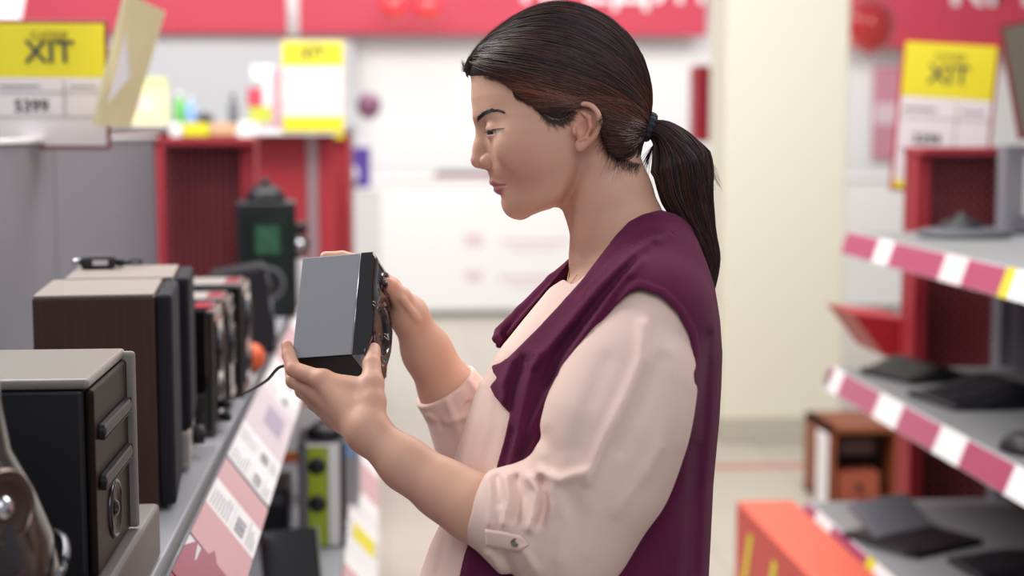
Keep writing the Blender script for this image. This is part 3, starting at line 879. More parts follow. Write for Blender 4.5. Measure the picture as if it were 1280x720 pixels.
for i in range(45):
    s0 = K(826, 172, RNG.uniform(-.01, .01)); e = K(RNG.uniform(800, 812), RNG.uniform(196, 222), RNG.uniform(-.02, .02)); m_ = K(812, 186, 0)
    paths.append(bez([s0, m_, e], len(PCs))); rads.append(.0003); cols.append(np.array(hair_cols[3]))
st = strands_mesh('ponytail_strands', paths, rads, cols, m_hair, pony, .3); st['kind'] = 'stuff'
# ---- hair band: a ruched ring
bm = new_bm()
c0 = K(810.5, 158.5, 0); ax = Vector([float(x) for x in (K(826,163,0) - K(806,156,0))]).normalized()
e1 = ax.cross(Vector((0, 0, 1))).normalized(); e2 = ax.cross(e1)
n1, n2 = 60, 12; ring = []
for i in range(n1):
    a = 2 * math.pi * i / n1; row = []
    R0 = .0118; r0 = .0042 * (1 + .16 * math.sin(a * 14))
    for j in range(n2):
        b = 2 * math.pi * j / n2
        p = Vector([float(x) for x in c0]) + (e1 * math.cos(a) + e2 * math.sin(a)) * (R0 + r0 * math.cos(b)) + ax * (r0 * 1.35 * math.sin(b))
        row.append(bm.verts.new(camw(p)))
    ring.append(row)
for i in range(n1):
    for j in range(n2): bm.faces.new((ring[i][j], ring[(i + 1) % n1][j], ring[(i + 1) % n1][(j + 1) % n2], ring[i][(j + 1) % n2])).smooth = True
bo = bobj('hair_band', bm, mat('band_cloth', '2B2E3E', rough=.8, bump=.6, bscale=1500), woman); bo.data.transform(Matrix.Translation(-ROOT)); bo['label'] = 'dark navy hair band'
# ---- eyes, brows, lashes
for sgn in (1, -1):
    e = EYE.copy(); e[2] *= sgn
    bm = new_bm(); wc = camw(e)
    look = (camw(e + np.array([-.90, -.22, .46 * sgn], f32)) - wc).normalized()
    Mx = Matrix.Translation(wc - ROOT) @ look.to_track_quat('Z', 'Y').to_matrix().to_4x4()
    R = .01225
    pr = [(R * math.sin(a), R * math.cos(a)) for a in np.linspace(0, math.pi, 25)]
    pr[0] = (0, pr[0][1]); pr[-1] = (0, pr[-1][1])
    lathe(bm, pr, Mx, 28)
    for f in bm.faces:
        c = Mx.inverted() @ f.calc_center_median(); ang = math.acos(max(-1, min(1, c.z / max(c.length, 1e-6))))
        f.material_index = 2 if ang < .20 else (1 if ang < .62 else 0)
    bobj('eye', bm, [mat('eye_white', 'D8CFCB', rough=.2, coat=.5), mat('iris_brown', '3A261C', rough=.2, coat=1), mat('pupil', '0A0808', rough=.1, coat=1)], woman)
def hair_patch(name, n, spine, wid, ang, ln, parent, rad=.00016, off=.0004, colour='241619', both_sides=True):
    P_, R_, C_ = [], [], []
    for _ in range(n):
        t = RNG.rand(); x = t * (len(spine) - 1); i = min(int(x), len(spine) - 2); fr = x - i
        c = np.array(spine[i]) * (1 - fr) + np.array(spine[i + 1]) * fr
        w_ = np.interp(t, np.linspace(0, 1, len(wid)), wid); c = c + np.array([0, RNG.uniform(-w_, w_)])
        a = np.interp(t, np.linspace(0, 1, len(ang)), ang) + RNG.normal() * .15
        l = ln * RNG.uniform(.6, 1.1)
        pts = [(c[0] + math.cos(a) * l * s, c[1] - math.sin(a) * l * s) for s in np.linspace(0, 1, 6)]
        p = skin_strand(pts, off * .3, off)
        if p is None: continue
        P_.append(p); R_.append(rad); C_.append(rgb(colour))
        if both_sides:
            q = p.copy(); q[:, 2] *= -1; P_.append(q); R_.append(rad); C_.append(rgb(colour))
    o = strands_mesh(name, P_, R_, C_, m_hair, parent, .3); return o
hair_patch('eyebrow', 420, [(596.5,151),(601,146),(607,141),(613,138.5),(620,138),(628,140)], [2.2,2.8,2.5,2.0,1.3,.5], [1.1,.8,.5,.2,0,-.2], 5, woman, rad=.00022, off=.0006)
P_, R_, C_ = [], [], []
for i in range(34):
    t = i / 33; u = 608.5 + 20 * t; v = 165.0 - 3.2 * t - 1.2 * math.sin(t * 3.1)
    h = hit(u, v - .6, TB, .0004)
    if h is None: continue
    b = bodyf(h); dx = -.0050 + .0050 * t + RNG.normal() * .0004
    c1 = b + np.array([dx * .5, -.0014, .0012]); c2 = b + np.array([dx, -.0016, .0022 + .0005 * t])
    p = bez([b, c1, c2], 8); P_.append(p); R_.append(.00018); C_.append(rgb('140D0F'))
    q = p.copy(); q[:, 2] *= -1; P_.append(q); R_.append(.00016); C_.append(rgb('140D0F'))
lid_pts = [hit(608.6 + 22 * t, 164.6 - 4.0 * t - 1.3 * math.sin(t * 3.1), TB, .0003) for t in np.linspace(0, 1, 8)]
lid_pts = [bodyf(p) for p in lid_pts if p is not None]
lid_pts = np.array([np.array(v) for v in catmull([Vector(p) for p in lid_pts], 1)])
if len(lid_pts) >= 4:
    lp = np.stack([np.interp(np.linspace(0, len(lid_pts) - 1, 8), np.arange(len(lid_pts)), lid_pts[:, j]) for j in range(3)], 1)
    for o_ in (0, .0003, -.0003):
        q = lp + np.array([0, o_, 0]); P_.append(q); R_.append(.00030); C_.append(rgb('1A1113'))
        q = q.copy(); q[:, 2] *= -1; P_.append(q); R_.append(.00030); C_.append(rgb('1A1113'))
strands_mesh('eyelashes', P_, R_, C_, m_hair, woman, .3)['kind'] = 'stuff'
# ---- sleeve tab with its button, and the fine neck chain
TS = body_tree(blouse_o)
def strip(name, top, bot, m, n, off, th, parent, tree):
    bm = new_bm(); rows = []
    for i in range(n + 1):
        t = i / n
        a = np.array([np.interp(t, np.linspace(0, 1, len(top)), [p[j] for p in top]) for j in (0, 1)])
        b = np.array([np.interp(t, np.linspace(0, 1, len(bot)), [p[j] for p in bot]) for j in (0, 1)])
        row = []
        for s in np.linspace(0, 1, 6):
            c = a * (1 - s) + b * s; h = hit(c[0], c[1], tree, off)
            row.append(h)
        rows.append(row)
    last = None
    for r in rows:
        for k in range(6):
            if r[k] is None: r[k] = last
            last = r[k]
    vs = [[bm.verts.new(p - ROOT) for p in r] for r in rows]
    for i in range(n):
        for k in range(5): bm.faces.new((vs[i][k], vs[i + 1][k], vs[i + 1][k + 1], vs[i][k + 1])).smooth = True
    o = bobj(name, bm, m, parent)
    md = o.modifiers.new('thick', 'SOLIDIFY'); md.thickness = th; md.offset = 1
    return o
strip('sleeve_tab', [(608,661),(630,664),(652,669),(661,678)], [(610,682),(630,685),(650,689),(662,681)], m_blouse, 18, .0010, .0016, blouse_o, TS)
h = hit(646, 677.5, TS, .0030)
bm = new_bm(); nrm = (CAM - h).normalized(); nrm = (nrm + UPV * .1 - RGT * .1).normalized()
Mb = Matrix.Translation(h - ROOT) @ nrm.to_track_quat('Z', 'Y').to_matrix().to_4x4()
lathe(bm, [(0, .0002), (.0022, .0002), (.0028, .0010), (.0038, .0012), (.0042, .0004), (.0042, -.001), (0, -.001)], Mb, 20)
b_ = bobj('button', bm, mat('button_horn', '5B5048', rough=.25, coat=.4), blouse_o); b_['label'] = 'small dark button'
pts = [hit(u, v, TB, .0008) for u, v in ((714,330),(712.5,338),(711,345),(710,352),(712,357),(716,352),(722,344))]
pts = [p - ROOT for p in pts if p is not None]
if len(pts) > 3:
    bm = new_bm(); tube(bm, catmull(pts, 4), .00045, 6); bobj('necklace', bm, mat('gold_chain', 'B08A5A', rough=.3, metal=1), woman)
print('person', _t.time() - _t0)
# ---- trousers and shoes below the frame, so that she stands on the floor
def legs(P):
    d = np.full(len(P), .05, f32)
    return d
bm = new_bm()
RF_ = RGT; 
for sgn in (1, -1):
    base = ROOT - FWD.cross(Vector((0, 0, 1))).normalized() * 0 + Vector((-FWD.x, -FWD.y, 0)).normalized() * (.085 * sgn)
    prof = [(1.00, .100), (.88, .102), (.75, .088), (.55, .066), (.42, .060), (.30, .056), (.12, .047), (.07, .050)]
    rings = []
    for z, r in prof:
        rings.append([bm.verts.new(Vector((base.x - ROOT.x + r * 1.08 * math.cos(a), base.y - ROOT.y + r * .92 * math.sin(a), z))) for a in np.linspace(0, 2 * math.pi, 24, endpoint=False)])
    for A, B in zip(rings, rings[1:]):
        for k in range(24): bm.faces.new((A[k], A[(k + 1) % 24], B[(k + 1) % 24], B[k])).smooth = True
    bm.faces.new(rings[0]); bm.faces.new(rings[-1])
bobj('trousers', bm, mat('dark_denim', '1E2230', rough=.9, bump=.4), woman)
for sgn in (1, -1):
    bm = new_bm(); b = Vector((-FWD.x, -FWD.y, 0)).normalized() * (.085 * sgn)
    fw = Vector((-RGT.x, -RGT.y, 0)); sd = Vector((-FWD.x, -FWD.y, 0)).normalized()
    rows = []
    for x, w_, h_ in ((-.07, .022, .05), (-.055, .034, .075), (0, .037, .085), (.05, .038, .070), (.10, .045, .045), (.15, .042, .034), (.175, .026, .024)):
        rows.append([bm.verts.new(b + fw * x + sd * (w_ * math.cos(a)) + Vector((0, 0, max(0, h_ * .5 + h_ * .5 * math.sin(a) if math.sin(a) > -.7 else 0)))) for a in np.linspace(0, 2 * math.pi, 16, endpoint=False)])
    for A, B in zip(rows, rows[1:]):
        for k in range(16): bm.faces.new((A[k], A[(k + 1) % 16], B[(k + 1) % 16], B[k])).smooth = True
    bm.faces.new(rows[0]); bm.faces.new(rows[-1])
    bobj('shoe', bm, mat('shoe_leather', '15130F', rough=.4), woman)
# ================================================================ shop fittings and goods
m_steel = mat('shelf_grey', '9C9DA4', rough=.45, metal=.0, spec=.5)
m_panel = mat('panel_grey', '85828A', rough=.6, noise_amt=.015, nscale=8)
m_dark = mat('dark_grey', '6E6E76', rough=.6)  # plain dark grey for bases, clips and small parts
m_black = mat('black_plastic', '17151C', rough=.45)
m_gloss = mat('gloss_black', '0C0B10', rough=.08, coat=1.0)
m_cloth = mat('grille_cloth', '1D1C26', rough=.95, bump=.6, bscale=900)
m_chrome = mat('chrome', 'C9C9CF', rough=.15, metal=1)
m_silver = mat('silver_plastic', 'B4AFAA', rough=.35, metal=.3)
m_white = mat('white_card', 'F1EFF0', rough=.6)
m_wood = mat('wenge_veneer', '40231D', rough=.5, noise_amt=.35, nscale=9)
_n = m_wood.node_tree; _mp = _n.nodes.new('ShaderNodeMapping'); _mp.inputs['Scale'].default_value = (14, 14, .7)
for l in list(_n.links):
    if l.to_node.type == 'TEX_NOISE' and l.to_socket.name == 'Vector':
        s_ = l.from_socket; t_ = l.to_socket; _n.links.remove(l); _n.links.new(s_, _mp.inputs['Vector']); _n.links.new(_mp.outputs['Vector'], t_)
m_tan = mat('speaker_top', '8C817C', rough=.45)
m_yel = mat('label_yellow', 'E6D92C', rough=.5)
m_pink = mat('rail_pink', 'B04C6E', rough=.35, coat=.3)
m_rose = mat('card_rose', 'CF949C', rough=.4, coat=.4)
m_crim = mat('card_crimson', '96284E', rough=.4, coat=.4)
m_ink = mat('print_ink', '3B3A44', rough=.7)
m_ink2 = mat('print_ink_grey', '85828F', rough=.7)
def text_bm(bm, s, size, M, mi=0, depth=.0006, align='CENTER'):
    cu = bpy.data.curves.new('lettering', 'FONT'); cu.body = s; cu.size = size; cu.align_x = align; cu.extrude = depth; cu.resolution_u = 3; cu.offset = size * .012
    o = bpy.data.objects.new('lettering', cu); COL.objects.link(o)
    dg = bpy.context.evaluated_depsgraph_get(); me = bpy.data.meshes.new_from_object(o.evaluated_get(dg))
    n0 = len(bm.verts); f0 = len(bm.faces)
    bm.from_mesh(me); bm.verts.ensure_lookup_table(); bm.faces.ensure_lookup_table()
    for v in bm.verts[n0:]: v.co = M @ v.co
    for f in bm.faces[f0:]: f.material_index = mi
    bpy.data.objects.remove(o); bpy.data.curves.remove(cu); bpy.data.meshes.remove(me)
FACE = Matrix.Rotation(math.pi / 2, 4, 'X')     # text standing up, read from -Y
def Tm(x, y, z): return Matrix.Translation((x, y, z))
# ---- fascia, letters
def fascia(name, label, xa, xb, Y, zb, words_, size):
    t = thing(name, label, 'sign', ((xa + xb) / 2, Y, zb))
    bm = new_bm(); bbox(bm, xa - (xa + xb) / 2, xb - (xa + xb) / 2, 0, .12, 0, 1.1, .01); bobj('board', bm, m_fascia, t)
    for (px, s) in words_:
        x = Wy(px, 5, Y).x - (xa + xb) / 2
        bm = new_bm(); text_bm(bm, s, size, Tm(x, -.012, Wy(800, 3, Y).z - zb) @ FACE, depth=.012); bobj('lettering', bm, m_white, t)
    return t
zb = Wy(600, 43, 13.2).z
fascia('fascia_sign', 'long red fascia sign high across the back wall, left of the pillar', Wy(-60, 0, 13.2).x, Wy(884, 0, 13.2).x, 13.2, zb, [(795, 'КРЕДИТИ')], .42)
fascia('fascia_sign', 'red fascia sign on the back wall, right of the cream pillar', Wy(1062, 0, 13.2).x, Wy(1460, 0, 13.2).x, 13.2, Wy(1200, 60, 13.2).z, [(1325, 'КРЕДИТ')], .50)
bm = new_bm(); p = Wy(366, 0, 12.0); tube(bm, [Vector((p.x, 12, Wy(366, 44, 12).z)), Vector((p.x, 12, 3.4))], .045, 10)
tag(bobj('hanging_rod', bm, m_white), 'pale vertical rod hanging in front of the red fascia', 'rod')
def balloon(px, py, r, Y, label, m, group=None):
    c = Wy(px, py, Y); R = r / FPX * Y
    t = thing('balloon', label, 'balloon', c, group=group)
    bm = new_bm(); pr = [(0, R)] + [(R * math.sin(a) * (1 - .0 * a), R * math.cos(a) * (1.0 if a < 1.57 else 1.18)) for a in np.linspace(.15, 3.0, 16)] + [(0, -R * 1.2)]
    lathe(bm, pr, seg=28, cap=False); bobj('skin', bm, m, t)
    bm = new_bm(); lathe(bm, [(0, -R * 1.17), (R * .05, -R * 1.2), (R * .12, -R * 1.3), (0, -R * 1.3)], seg=12); bobj('knot', bm, m, t)
m_ball = mat('balloon_red', 'E03A40', rough=.2, coat=.6)
balloon(492, 6, 18, 12.6, 'left one of two red balloons against the red fascia', m_ball)
balloon(535, 8, 18, 12.6, 'right one of two red balloons against the red fascia', m_ball)
balloon(1088, 30, 31, 9.0, 'large red balloon peeking out from behind the cream pillar', m_ball)
balloon(461, 131, 15, 9.0, 'dusky purple balloon beside the central yellow price board', mat('balloon_plum', '8E5A78', rough=.3, coat=.4))
# ---- white service counter
xa, xb = Wy(418, 300, 12.4).x, Wy(1130, 300, 12.4).x
t = thing('service_counter', 'long white service counter in front of the back wall', 'counter', ((xa + xb) / 2, 12.7, 0))
hw_ = (xb - xa) / 2; zt = Wy(580, 222, 12.4).z
bm = new_bm(); bbox(bm, -hw_, hw_, -.3, .3, .06, zt - .03, .005); bobj('body', bm, mat('counter_white', 'EDEBEA', rough=.5), t)
bm = new_bm(); bbox(bm, -hw_ - .02, hw_ + .02, -.32, .32, zt - .03, zt, .006); bobj('worktop', bm, m_white, t)
bm = new_bm(); bbox(bm, -hw_ + .03, hw_ - .03, -.27, .27, 0, .06); bobj('plinth', bm, mat('plinth_grey', '8F8C88', rough=.6), t)
bm = new_bm()
for (px, py, w_, h_) in ((592,300,22,16),(592,345,20,14),(668,302,85,5),(668,312,60,3),(668,347,90,5),(668,357,60,3)):
    a = Wy(px - w_ / 2, py, 12.39); b = Wy(px + w_ / 2, py, 12.39); hh = h_ / FPX * 12.39
    bbox(bm, a.x - t.location.x, b.x - t.location.x, -.304, -.30, a.z - hh / 2, a.z + hh / 2)
bobj('print', bm, mat('faded_print', 'DFC8CA', rough=.6), t)
t = thing('document_tray', 'dark and red flat tray on the white service counter', 'tray', (Wy(583, 218, 12.5).x, 12.6, zt))
bm = new_bm(); bbox(bm, -.26, .26, -.12, .12, 0, .02, .004); bobj('tray_base', bm, mat('tray_red', '9C3244', rough=.5), t)
bm = new_bm(); bbox(bm, -.24, .24, -.10, .10, .02, .05, .008); bobj('folder', bm, m_dark, t)
# ---- red wall unit at the pillar, poster on the far wall
t = thing('fire_hose_cabinet', 'narrow red cabinet on a bracket at the left side of the pillar', 'cabinet', Wy(875, 178, 9.5))
s_ = 9.5 / FPX
bm = new_bm(); bbox(bm, -11 * s_, 9 * s_, -.10, .10, 0, 96 * s_, .02); bobj('body', bm, mat('cabinet_red', 'A3182C', rough=.4), t)
bm = new_bm(); bbox(bm, 9 * s_, 12 * s_, -.09, .09, 4 * s_, 93 * s_, .005); bobj('door', bm, m_dark, t)
bm = new_bm(); tube(bm, [Vector((10 * s_, 0, 58 * s_)), Vector((40 * s_, 0, 58 * s_))], .014, 8); bobj('bracket', bm, m_dark, t)
bm = new_bm(); tube(bm, [Vector((40 * s_, 0, -t.location.z)), Vector((40 * s_, 0, 120 * s_))], .02, 8)
bobj('post', bm, m_white, t)
t = thing('poster', 'faded pink poster on the far wall between pillar and yellow price board', 'poster', Wy(1107, 200, 13.45))
s_ = 13.45 / FPX
bm = new_bm(); bbox(bm, -18 * s_, 18 * s_, 0, .02, 0, 118 * s_); bobj('sheet', bm, mat('poster_pink', 'C98A9C', rough=.6), t)
bm = new_bm(); bbox(bm, -16 * s_, 16 * s_, -.006, 0, 45 * s_, 72 * s_); bobj('picture', bm, mat('poster_pale', 'DCC3CB', rough=.6), t)
# ---- price boards
def price_board(label, c, w_, h_, rz=0, tilt=0, roll=0, price=None, frame='B01C30', text=True, split=.42, lowband=0):
    t = thing('price_board', label, 'price board', c); t.rotation_euler = (tilt, roll, rz)
    fr = .035 * w_
    bm = new_bm(); bbox(bm, -w_ / 2 - fr, w_ / 2 + fr, 0, .008, -fr, h_ + fr, .002); bobj('frame', bm, mat('frame_' + frame, frame, rough=.35), t)
    bm = new_bm(); bbox(bm, -w_ / 2, w_ / 2, -.003, 0, 0, h_ * (1 - split)); 
    bobj('price_card', bm, mat('price_paper', 'E3DCE0', rough=.6), t)
    bm = new_bm(); bbox(bm, -w_ / 2, w_ / 2, -.0032, 0, h_ * (1 - split), h_); bobj('header', bm, m_yel, t)
    if lowband:
        bm = new_bm(); bbox(bm, -w_ / 2, w_ / 2, -.0045, -.003, 0, h_ * lowband); bobj('footer', bm, m_yel, t)
    if text:
        bm = new_bm(); text_bm(bm, 'XIT', w_ * .29, Tm(0, -.0045, h_ * (1 - split * .72)) @ FACE)
        bobj('lettering', bm, m_ink, t)
        bm = new_bm(); text_bm(bm, 'СУПЕР', w_ * .105, Tm(0, -.0045, h_ * (1 - split * .30)) @ FACE)
        bobj('small_lettering', bm, mat('ink_faint', 'A79A3A', rough=.7), t)
    bm = new_bm(); hz = h_ * (1 - split)
    for (xa_, xb_, za, zb_) in ((-.5,.5,.78,.785),(-.5,.5,.42,.425),(.12,.125,.42,.95),(-.46,-.1,.86,.88),(.18,.42,.86,.875)):
        bbox(bm, xa_ * w_, xb_ * w_, -.0042, -.003, za * hz, zb_ * hz)
    if price: text_bm(bm, price, w_ * .16, Tm(-.18 * w_, -.0045, hz * .50) @ FACE)
    bobj('price_print', bm, m_ink2 if not price else m_ink, t)
    return t
price_board('yellow and white price board reading 5399, above the grey panels at far left', Wy(66, 182, 3.0), .205, .232, price='5399', split=.44, frame='8E4A48')
price_board('yellow and white price board standing in the middle above the red partition', Wy(392, 164, 5.6), .215, .32, rz=.0, split=.27, lowband=.17, frame='C9B8A0')
price_board('yellow price board in a red frame leaning behind the right-hand red perforated panel', Wy(1172, 238, 4.75), .285, .465, rz=-.18, roll=.065, price='3299', split=.37, lowband=.05)
t = thing('price_board', 'dark-framed board cut off by the right edge of the photo', 'price board', Wy(1300, 170, 4.2)); t.rotation_euler = (0, -.2, -.2)
bm = new_bm(); bbox(bm, -.06, .22, 0, .01, 0, .33, .002); bobj('frame', bm, mat('frame_dark', '7A2430', rough=.4), t)
bm = new_bm(); bbox(bm, -.048, .21, -.003, 0, .012, .318); bobj('card', bm, mat('card_brown', '6E6658', rough=.6), t)
# tilted cream board seen from behind
t = thing('price_board', 'cream price board turned edge-on and tilted, above the grey panels', 'price board', Wy(128, 172, 2.9))
def quadbox(name, pts, Y, th, m, parent, dy=None):
    vs = []; L = parent.location
    for i, (u, v) in enumerate(pts):
        vs.append(Wy(u, v, Y + (dy[i] if dy else 0)) - L)
    n = len(vs); back = [v + Vector((.0, th, 0)) for v in vs]
    f = [tuple(range(n)), tuple(range(2 * n - 1, n - 1, -1))] + [(i, i + n, (i + 1) % n + n, (i + 1) % n) for i in range(n)]
    return mesh_obj(name, vs + back, f, m, parent)
quadbox('backing', [(160,-8),(207,14),(163,160),(118,156)], 2.9, .004, mat('board_cream', 'DCCFA4', rough=.5), t, dy=[.0,.12,.12,0])
quadbox('card', [(157,40),(163,95),(141,112),(134,130)], 2.88, .003, m_white, t, dy=[.0,.03,.03,0])
quadbox('frame', [(154,-8),(160,-8),(120,158),(114,156)], 2.89, .006, mat('frame_cream', 'E9DFB4', rough=.4), t)
t = thing('hanging_card', 'white card hanging at the top left corner of the photo', 'card', Wy(5, 28, 6))
quadbox('sheet', [(-60,-20),(33,-20),(25,27),(-60,27)], 6, .01, m_white, t)
quadbox('clip', [(-6,-24),(6,-24),(6,-14),(-6,-14)], 5.99, .012, m_dark, t)
# ---- perforated red panel
def perforated(name_part, parent, w_, h_, ncol, nrow, m_f, m_h, x0=0, z0=0, y0=0):
    """A sheet with real round-cornered slots, and its folded rim."""
    bm = new_bm()
    cw, ch = w_ / ncol, h_ / nrow
    for i in range(ncol):
        for j in range(nrow):
            xa_, za = x0 + i * cw, z0 + j * ch
            o = [bm.verts.new((xa_ + u * cw, y0, za + v * ch)) for u, v in ((0, 0), (1, 0), (1, 1), (0, 1))]
            k = []
            for u, v in ((.30,.32),(.70,.32),(.70,.68),(.30,.68)): k.append(bm.verts.new((xa_ + u * cw, y0, za + v * ch)))
            for q in range(4): bm.faces.new((o[q], o[(q + 1) % 4], k[(q + 1) % 4], k[q]))
    bmesh.ops.remove_doubles(bm, verts=bm.verts, dist=1e-5)
    o = bobj(name_part, bm, m_f, parent)
    md = o.modifiers.new('gauge', 'SOLIDIFY'); md.thickness = .0015
    return o
# ---- rails with tilted cards
def gondola_rail(parent, xt, zt_, xb_, zb_, ya, yb, segs, m0, thick=.004):
    """Clear tilted price rail along an aisle edge, with cards between the given y values."""
    L = parent.location
    def plate(bm, y0, y1, off, s0=0., s1=1.):
        n = Vector((zb_ - zt_, 0, -(xb_ - xt))); n.normalize()
        if n.x * (1 if xb_ > xt else -1) < 0: n = -n
        a = Vector((xt + (xb_ - xt) * s0, 0, zt_ + (zb_ - zt_) * s0)); b = Vector((xt + (xb_ - xt) * s1, 0, zt_ + (zb_ - zt_) * s1))
        P = []
        for yy in (y0, y1):
            for q in (a, b):
                for o_ in (off, off + .0012): P.append(bm.verts.new(Vector((q.x, yy, q.z)) + n * o_ - L))
        for f in ((0,1,3,2),(4,6,7,5),(0,4,5,1),(2,3,7,6),(0,2,6,4),(1,5,7,3)): bm.faces.new([P[i] for i in f])
    bm = new_bm(); plate(bm, ya, yb, 0); plate(bm, ya, yb, -.0012)
    bobj('price_rail', bm, m0, parent)
    for (y0, y1, m, s0, s1) in segs:
        bm = new_bm(); plate(bm, y0, y1, .0016, s0, s1); bobj('price_card' , bm, m, parent)
    return plate
# ---- left gondola
XF, XB = -.262, -.66
t = gl = thing('shelf_unit', 'long grey shelf unit with speakers and tilted pink price cards, at the left', 'shelf', (XB, 2.6, 0))
def shelf_board(parent, x0, x1, y0, y1, z, th=.03, m=m_steel):
    L = parent.location; bm = new_bm()
    bbox(bm, x0 - L.x, x1 - L.x, y0 - L.y, y1 - L.y, z - th, z, .003)
    return bobj('shelf', bm, m, parent)
Y0L, Y1L = .75, 4.5
bm = new_bm(); bbox(bm, -.02, .0, 3.13 - 2.6, Y1L - 2.6, .12, 1.522, .002); bobj('back_panel', bm, m_panel, gl)
bm = new_bm(); bbox(bm, -.02, .0, 1.70 - 2.6, 3.12 - 2.6, .12, 1.522, .002); bobj('back_panel', bm, m_panel, gl)
bm = new_bm(); bbox(bm, -.02, .0, .75 - 2.6, 1.69 - 2.6, .12, 1.522, .002); bobj('back_panel', bm, m_panel, gl)
bm = new_bm(); bbox(bm, -.03, .008, Y0L - 2.6, Y1L - 2.6, 1.522, 1.530, .001); bobj('top_cap', bm, m_white, gl)
shelf_board(gl, XB, XF, Y0L, Y1L, 1.05)
shelf_board(gl, XB, -.10, Y0L, Y1L + .6, .62)
bm = new_bm(); bbox(bm, 0, .60, Y0L - 2.6, Y1L - 2.6, 0, .12, .003); bobj('base', bm, m_dark, gl)
shelf_board(gl, XB, -.08, Y0L, Y1L, .20)
clear = mat('rail_clear', 'D9D6DC', rough=.15, coat=.6)
m_pale = mat('card_pale_photo', 'D9C2CC', rough=.35, coat=.5)
m_viol = mat('card_violet', '9C7FA6', rough=.35, coat=.5)
rt = dict(xt=-.247, zt_=1.052, xb_=-.184, zb_=.968)
pl = gondola_rail(gl, rt['xt'], rt['zt_'], rt['xb_'], rt['zb_'], .75, 4.5,
   [(1.0,1.70,m_crim,0,1),(1.70,1.87,m_crim,.25,1),(1.70,2.03,m_rose,0,1) if False else (1.87,2.03,m_rose,0,1),(2.03,2.17,m_white,0,1),(2.17,2.30,m_rose,0,1),(2.32,2.60,m_white,0,1),(2.60,3.0,m_pale,0,1),(3.0,3.35,m_white,0,1),(3.35,3.9,m_rose,0,1),(3.9,4.2,m_white,0,1)], clear)
def rail_pt(s, y, off=.0032):
    n = Vector((-(rt['zb_'] - rt['zt_']), 0, (rt['xb_'] - rt['xt']))).normalized()
    return Vector((rt['xt'] + (rt['xb_'] - rt['xt']) * s, y, rt['zt_'] + (rt['zb_'] - rt['zt_']) * s)) + n * off - gl.location
bm = new_bm()
def rq(s0, s1, y0, y1, off=.0032):
    vs = [bm.verts.new(rail_pt(s, y, off)) for s, y in ((s0, y0), (s1, y0), (s1, y1), (s0, y1))]; bm.faces.new(vs)
for (ya, yb) in ((2.03, 2.17), (2.32, 2.44), (2.47, 2.60), (3.0, 3.14), (3.18, 3.32)):
    L_ = yb - ya
    for k in range(7):
        s = .08 + .055 * k; rq(s, s + .014, ya + .08 * L_, ya + (.5 + .35 * RNG.rand()) * L_)
    rq(.50, .505, ya + .05 * L_, yb - .05 * L_)
    rq(.55, .66, ya + .12 * L_, ya + .62 * L_) if False else None
    for k in range(9): rq(.56, .74, ya + (.14 + .06 * k) * L_, ya + (.14 + .06 * k + .015 + .02 * RNG.rand()) * L_)
    rq(.05, .48, ya + .62 * L_, ya + .63 * L_)
    for k in range(4): rq(.80 + .04 * k, .812 + .04 * k, ya + .1 * L_, ya + (.5 + .4 * RNG.rand()) * L_)
bobj('price_print', bm, m_ink2, gl)
bm = new_bm()
rq(.35, .8, 2.74, 2.90, .0034); o = bobj('card_picture', bm, m_viol, gl)
bm = new_bm()   # zigzag edge of the crimson card
zz = [(0,1.70),(0,1.80),(.16,1.87),(.22,1.80),(.42,1.90),(.6,1.84),(.8,1.80),(1,1.76),(1,1.70)]
bm.faces.new([bm.verts.new(rail_pt(s, y, .0036)) for s, y in zz]); bobj('card_picture', bm, m_crim, gl)
bm = new_bm(); tube(bm, [rail_pt(0, 2.307, .003), rail_pt(1, 2.307, .003)], .0012, 6); tube(bm, [rail_pt(0, .76, .004), rail_pt(0, 4.5, .004)], .0016, 6)
bobj('rail_joint', bm, mat('joint_grey', '77747E', rough=.4), gl)
# lower rail
pl2 = gondola_rail(gl, -.095, .622, -.026, .545, .75, 5.1, [(2.2,2.75,m_white,0,1),(2.75,3.2,m_rose,0,1),(3.2,3.45,m_white,0,1),(3.45,3.6,m_yel,.2,.9),(3.6,3.95,m_white,0,1),(3.95,4.3,m_rose,0,1),(4.3,4.6,m_white,0,1)], clear)
# ---- red perforated end panels
m_red_d = mat('panel_red_inside', '8E1526', rough=.6)
def red_end(label, xa_, xb_, Y, zt2, zb2, post, ncol, nrow):
    t = thing('perforated_panel', label, 'panel', ((xa_ + xb_) / 2, Y, 0)); c = (xa_ + xb_) / 2; w_ = xb_ - xa_
    perforated('perforated_sheet', t, w_ - .05, zt2 - zb2 - .04, ncol, nrow, mat('sheet_red', '701522', rough=.6), None, x0=-w_ / 2 + (.05 if post == 'L' else 0), z0=zb2 + .01, y0=.03)
    bm = new_bm(); bbox(bm, -w_ / 2, w_ / 2, .034, .042, zb2, zt2 - .01); bobj('backing', bm, mat('backing_hole_light', 'B88A94', rough=.7), t)  # light coming through the holes is put into this pale colour
    bm = new_bm(); bbox(bm, -w_ / 2 - .005, w_ / 2 + .005, -.10, .08, zt2 - .022, zt2, .003); bobj('top_rail', bm, m_red, t)
    bm = new_bm(); x_ = w_ / 2 if post == 'R' else -w_ / 2 + .045
    bbox(bm, x_ - .045, x_, -.03, .085, zb2, zt2 - .02, .004); bobj('post', bm, m_red, t)
    return t
xa_, xb_ = Wy(204, 250, 4.56).x, Wy(321, 250, 4.56).x
red_end('red perforated panel behind the tall black speaker, beside the grey panels', xa_, xb_, 4.56, Wy(250, 172, 4.56).z, .625, 'R', 11, 34)
xa2, xb2 = Wy(1141, 250, 4.47).x, Wy(1274, 250, 4.47).x
red_right = red_end('red perforated panel at the far end of the right-hand shelves', xa2, xb2, 4.47, Wy(1200, 184, 4.47).z, .0, 'L', 11, 55)
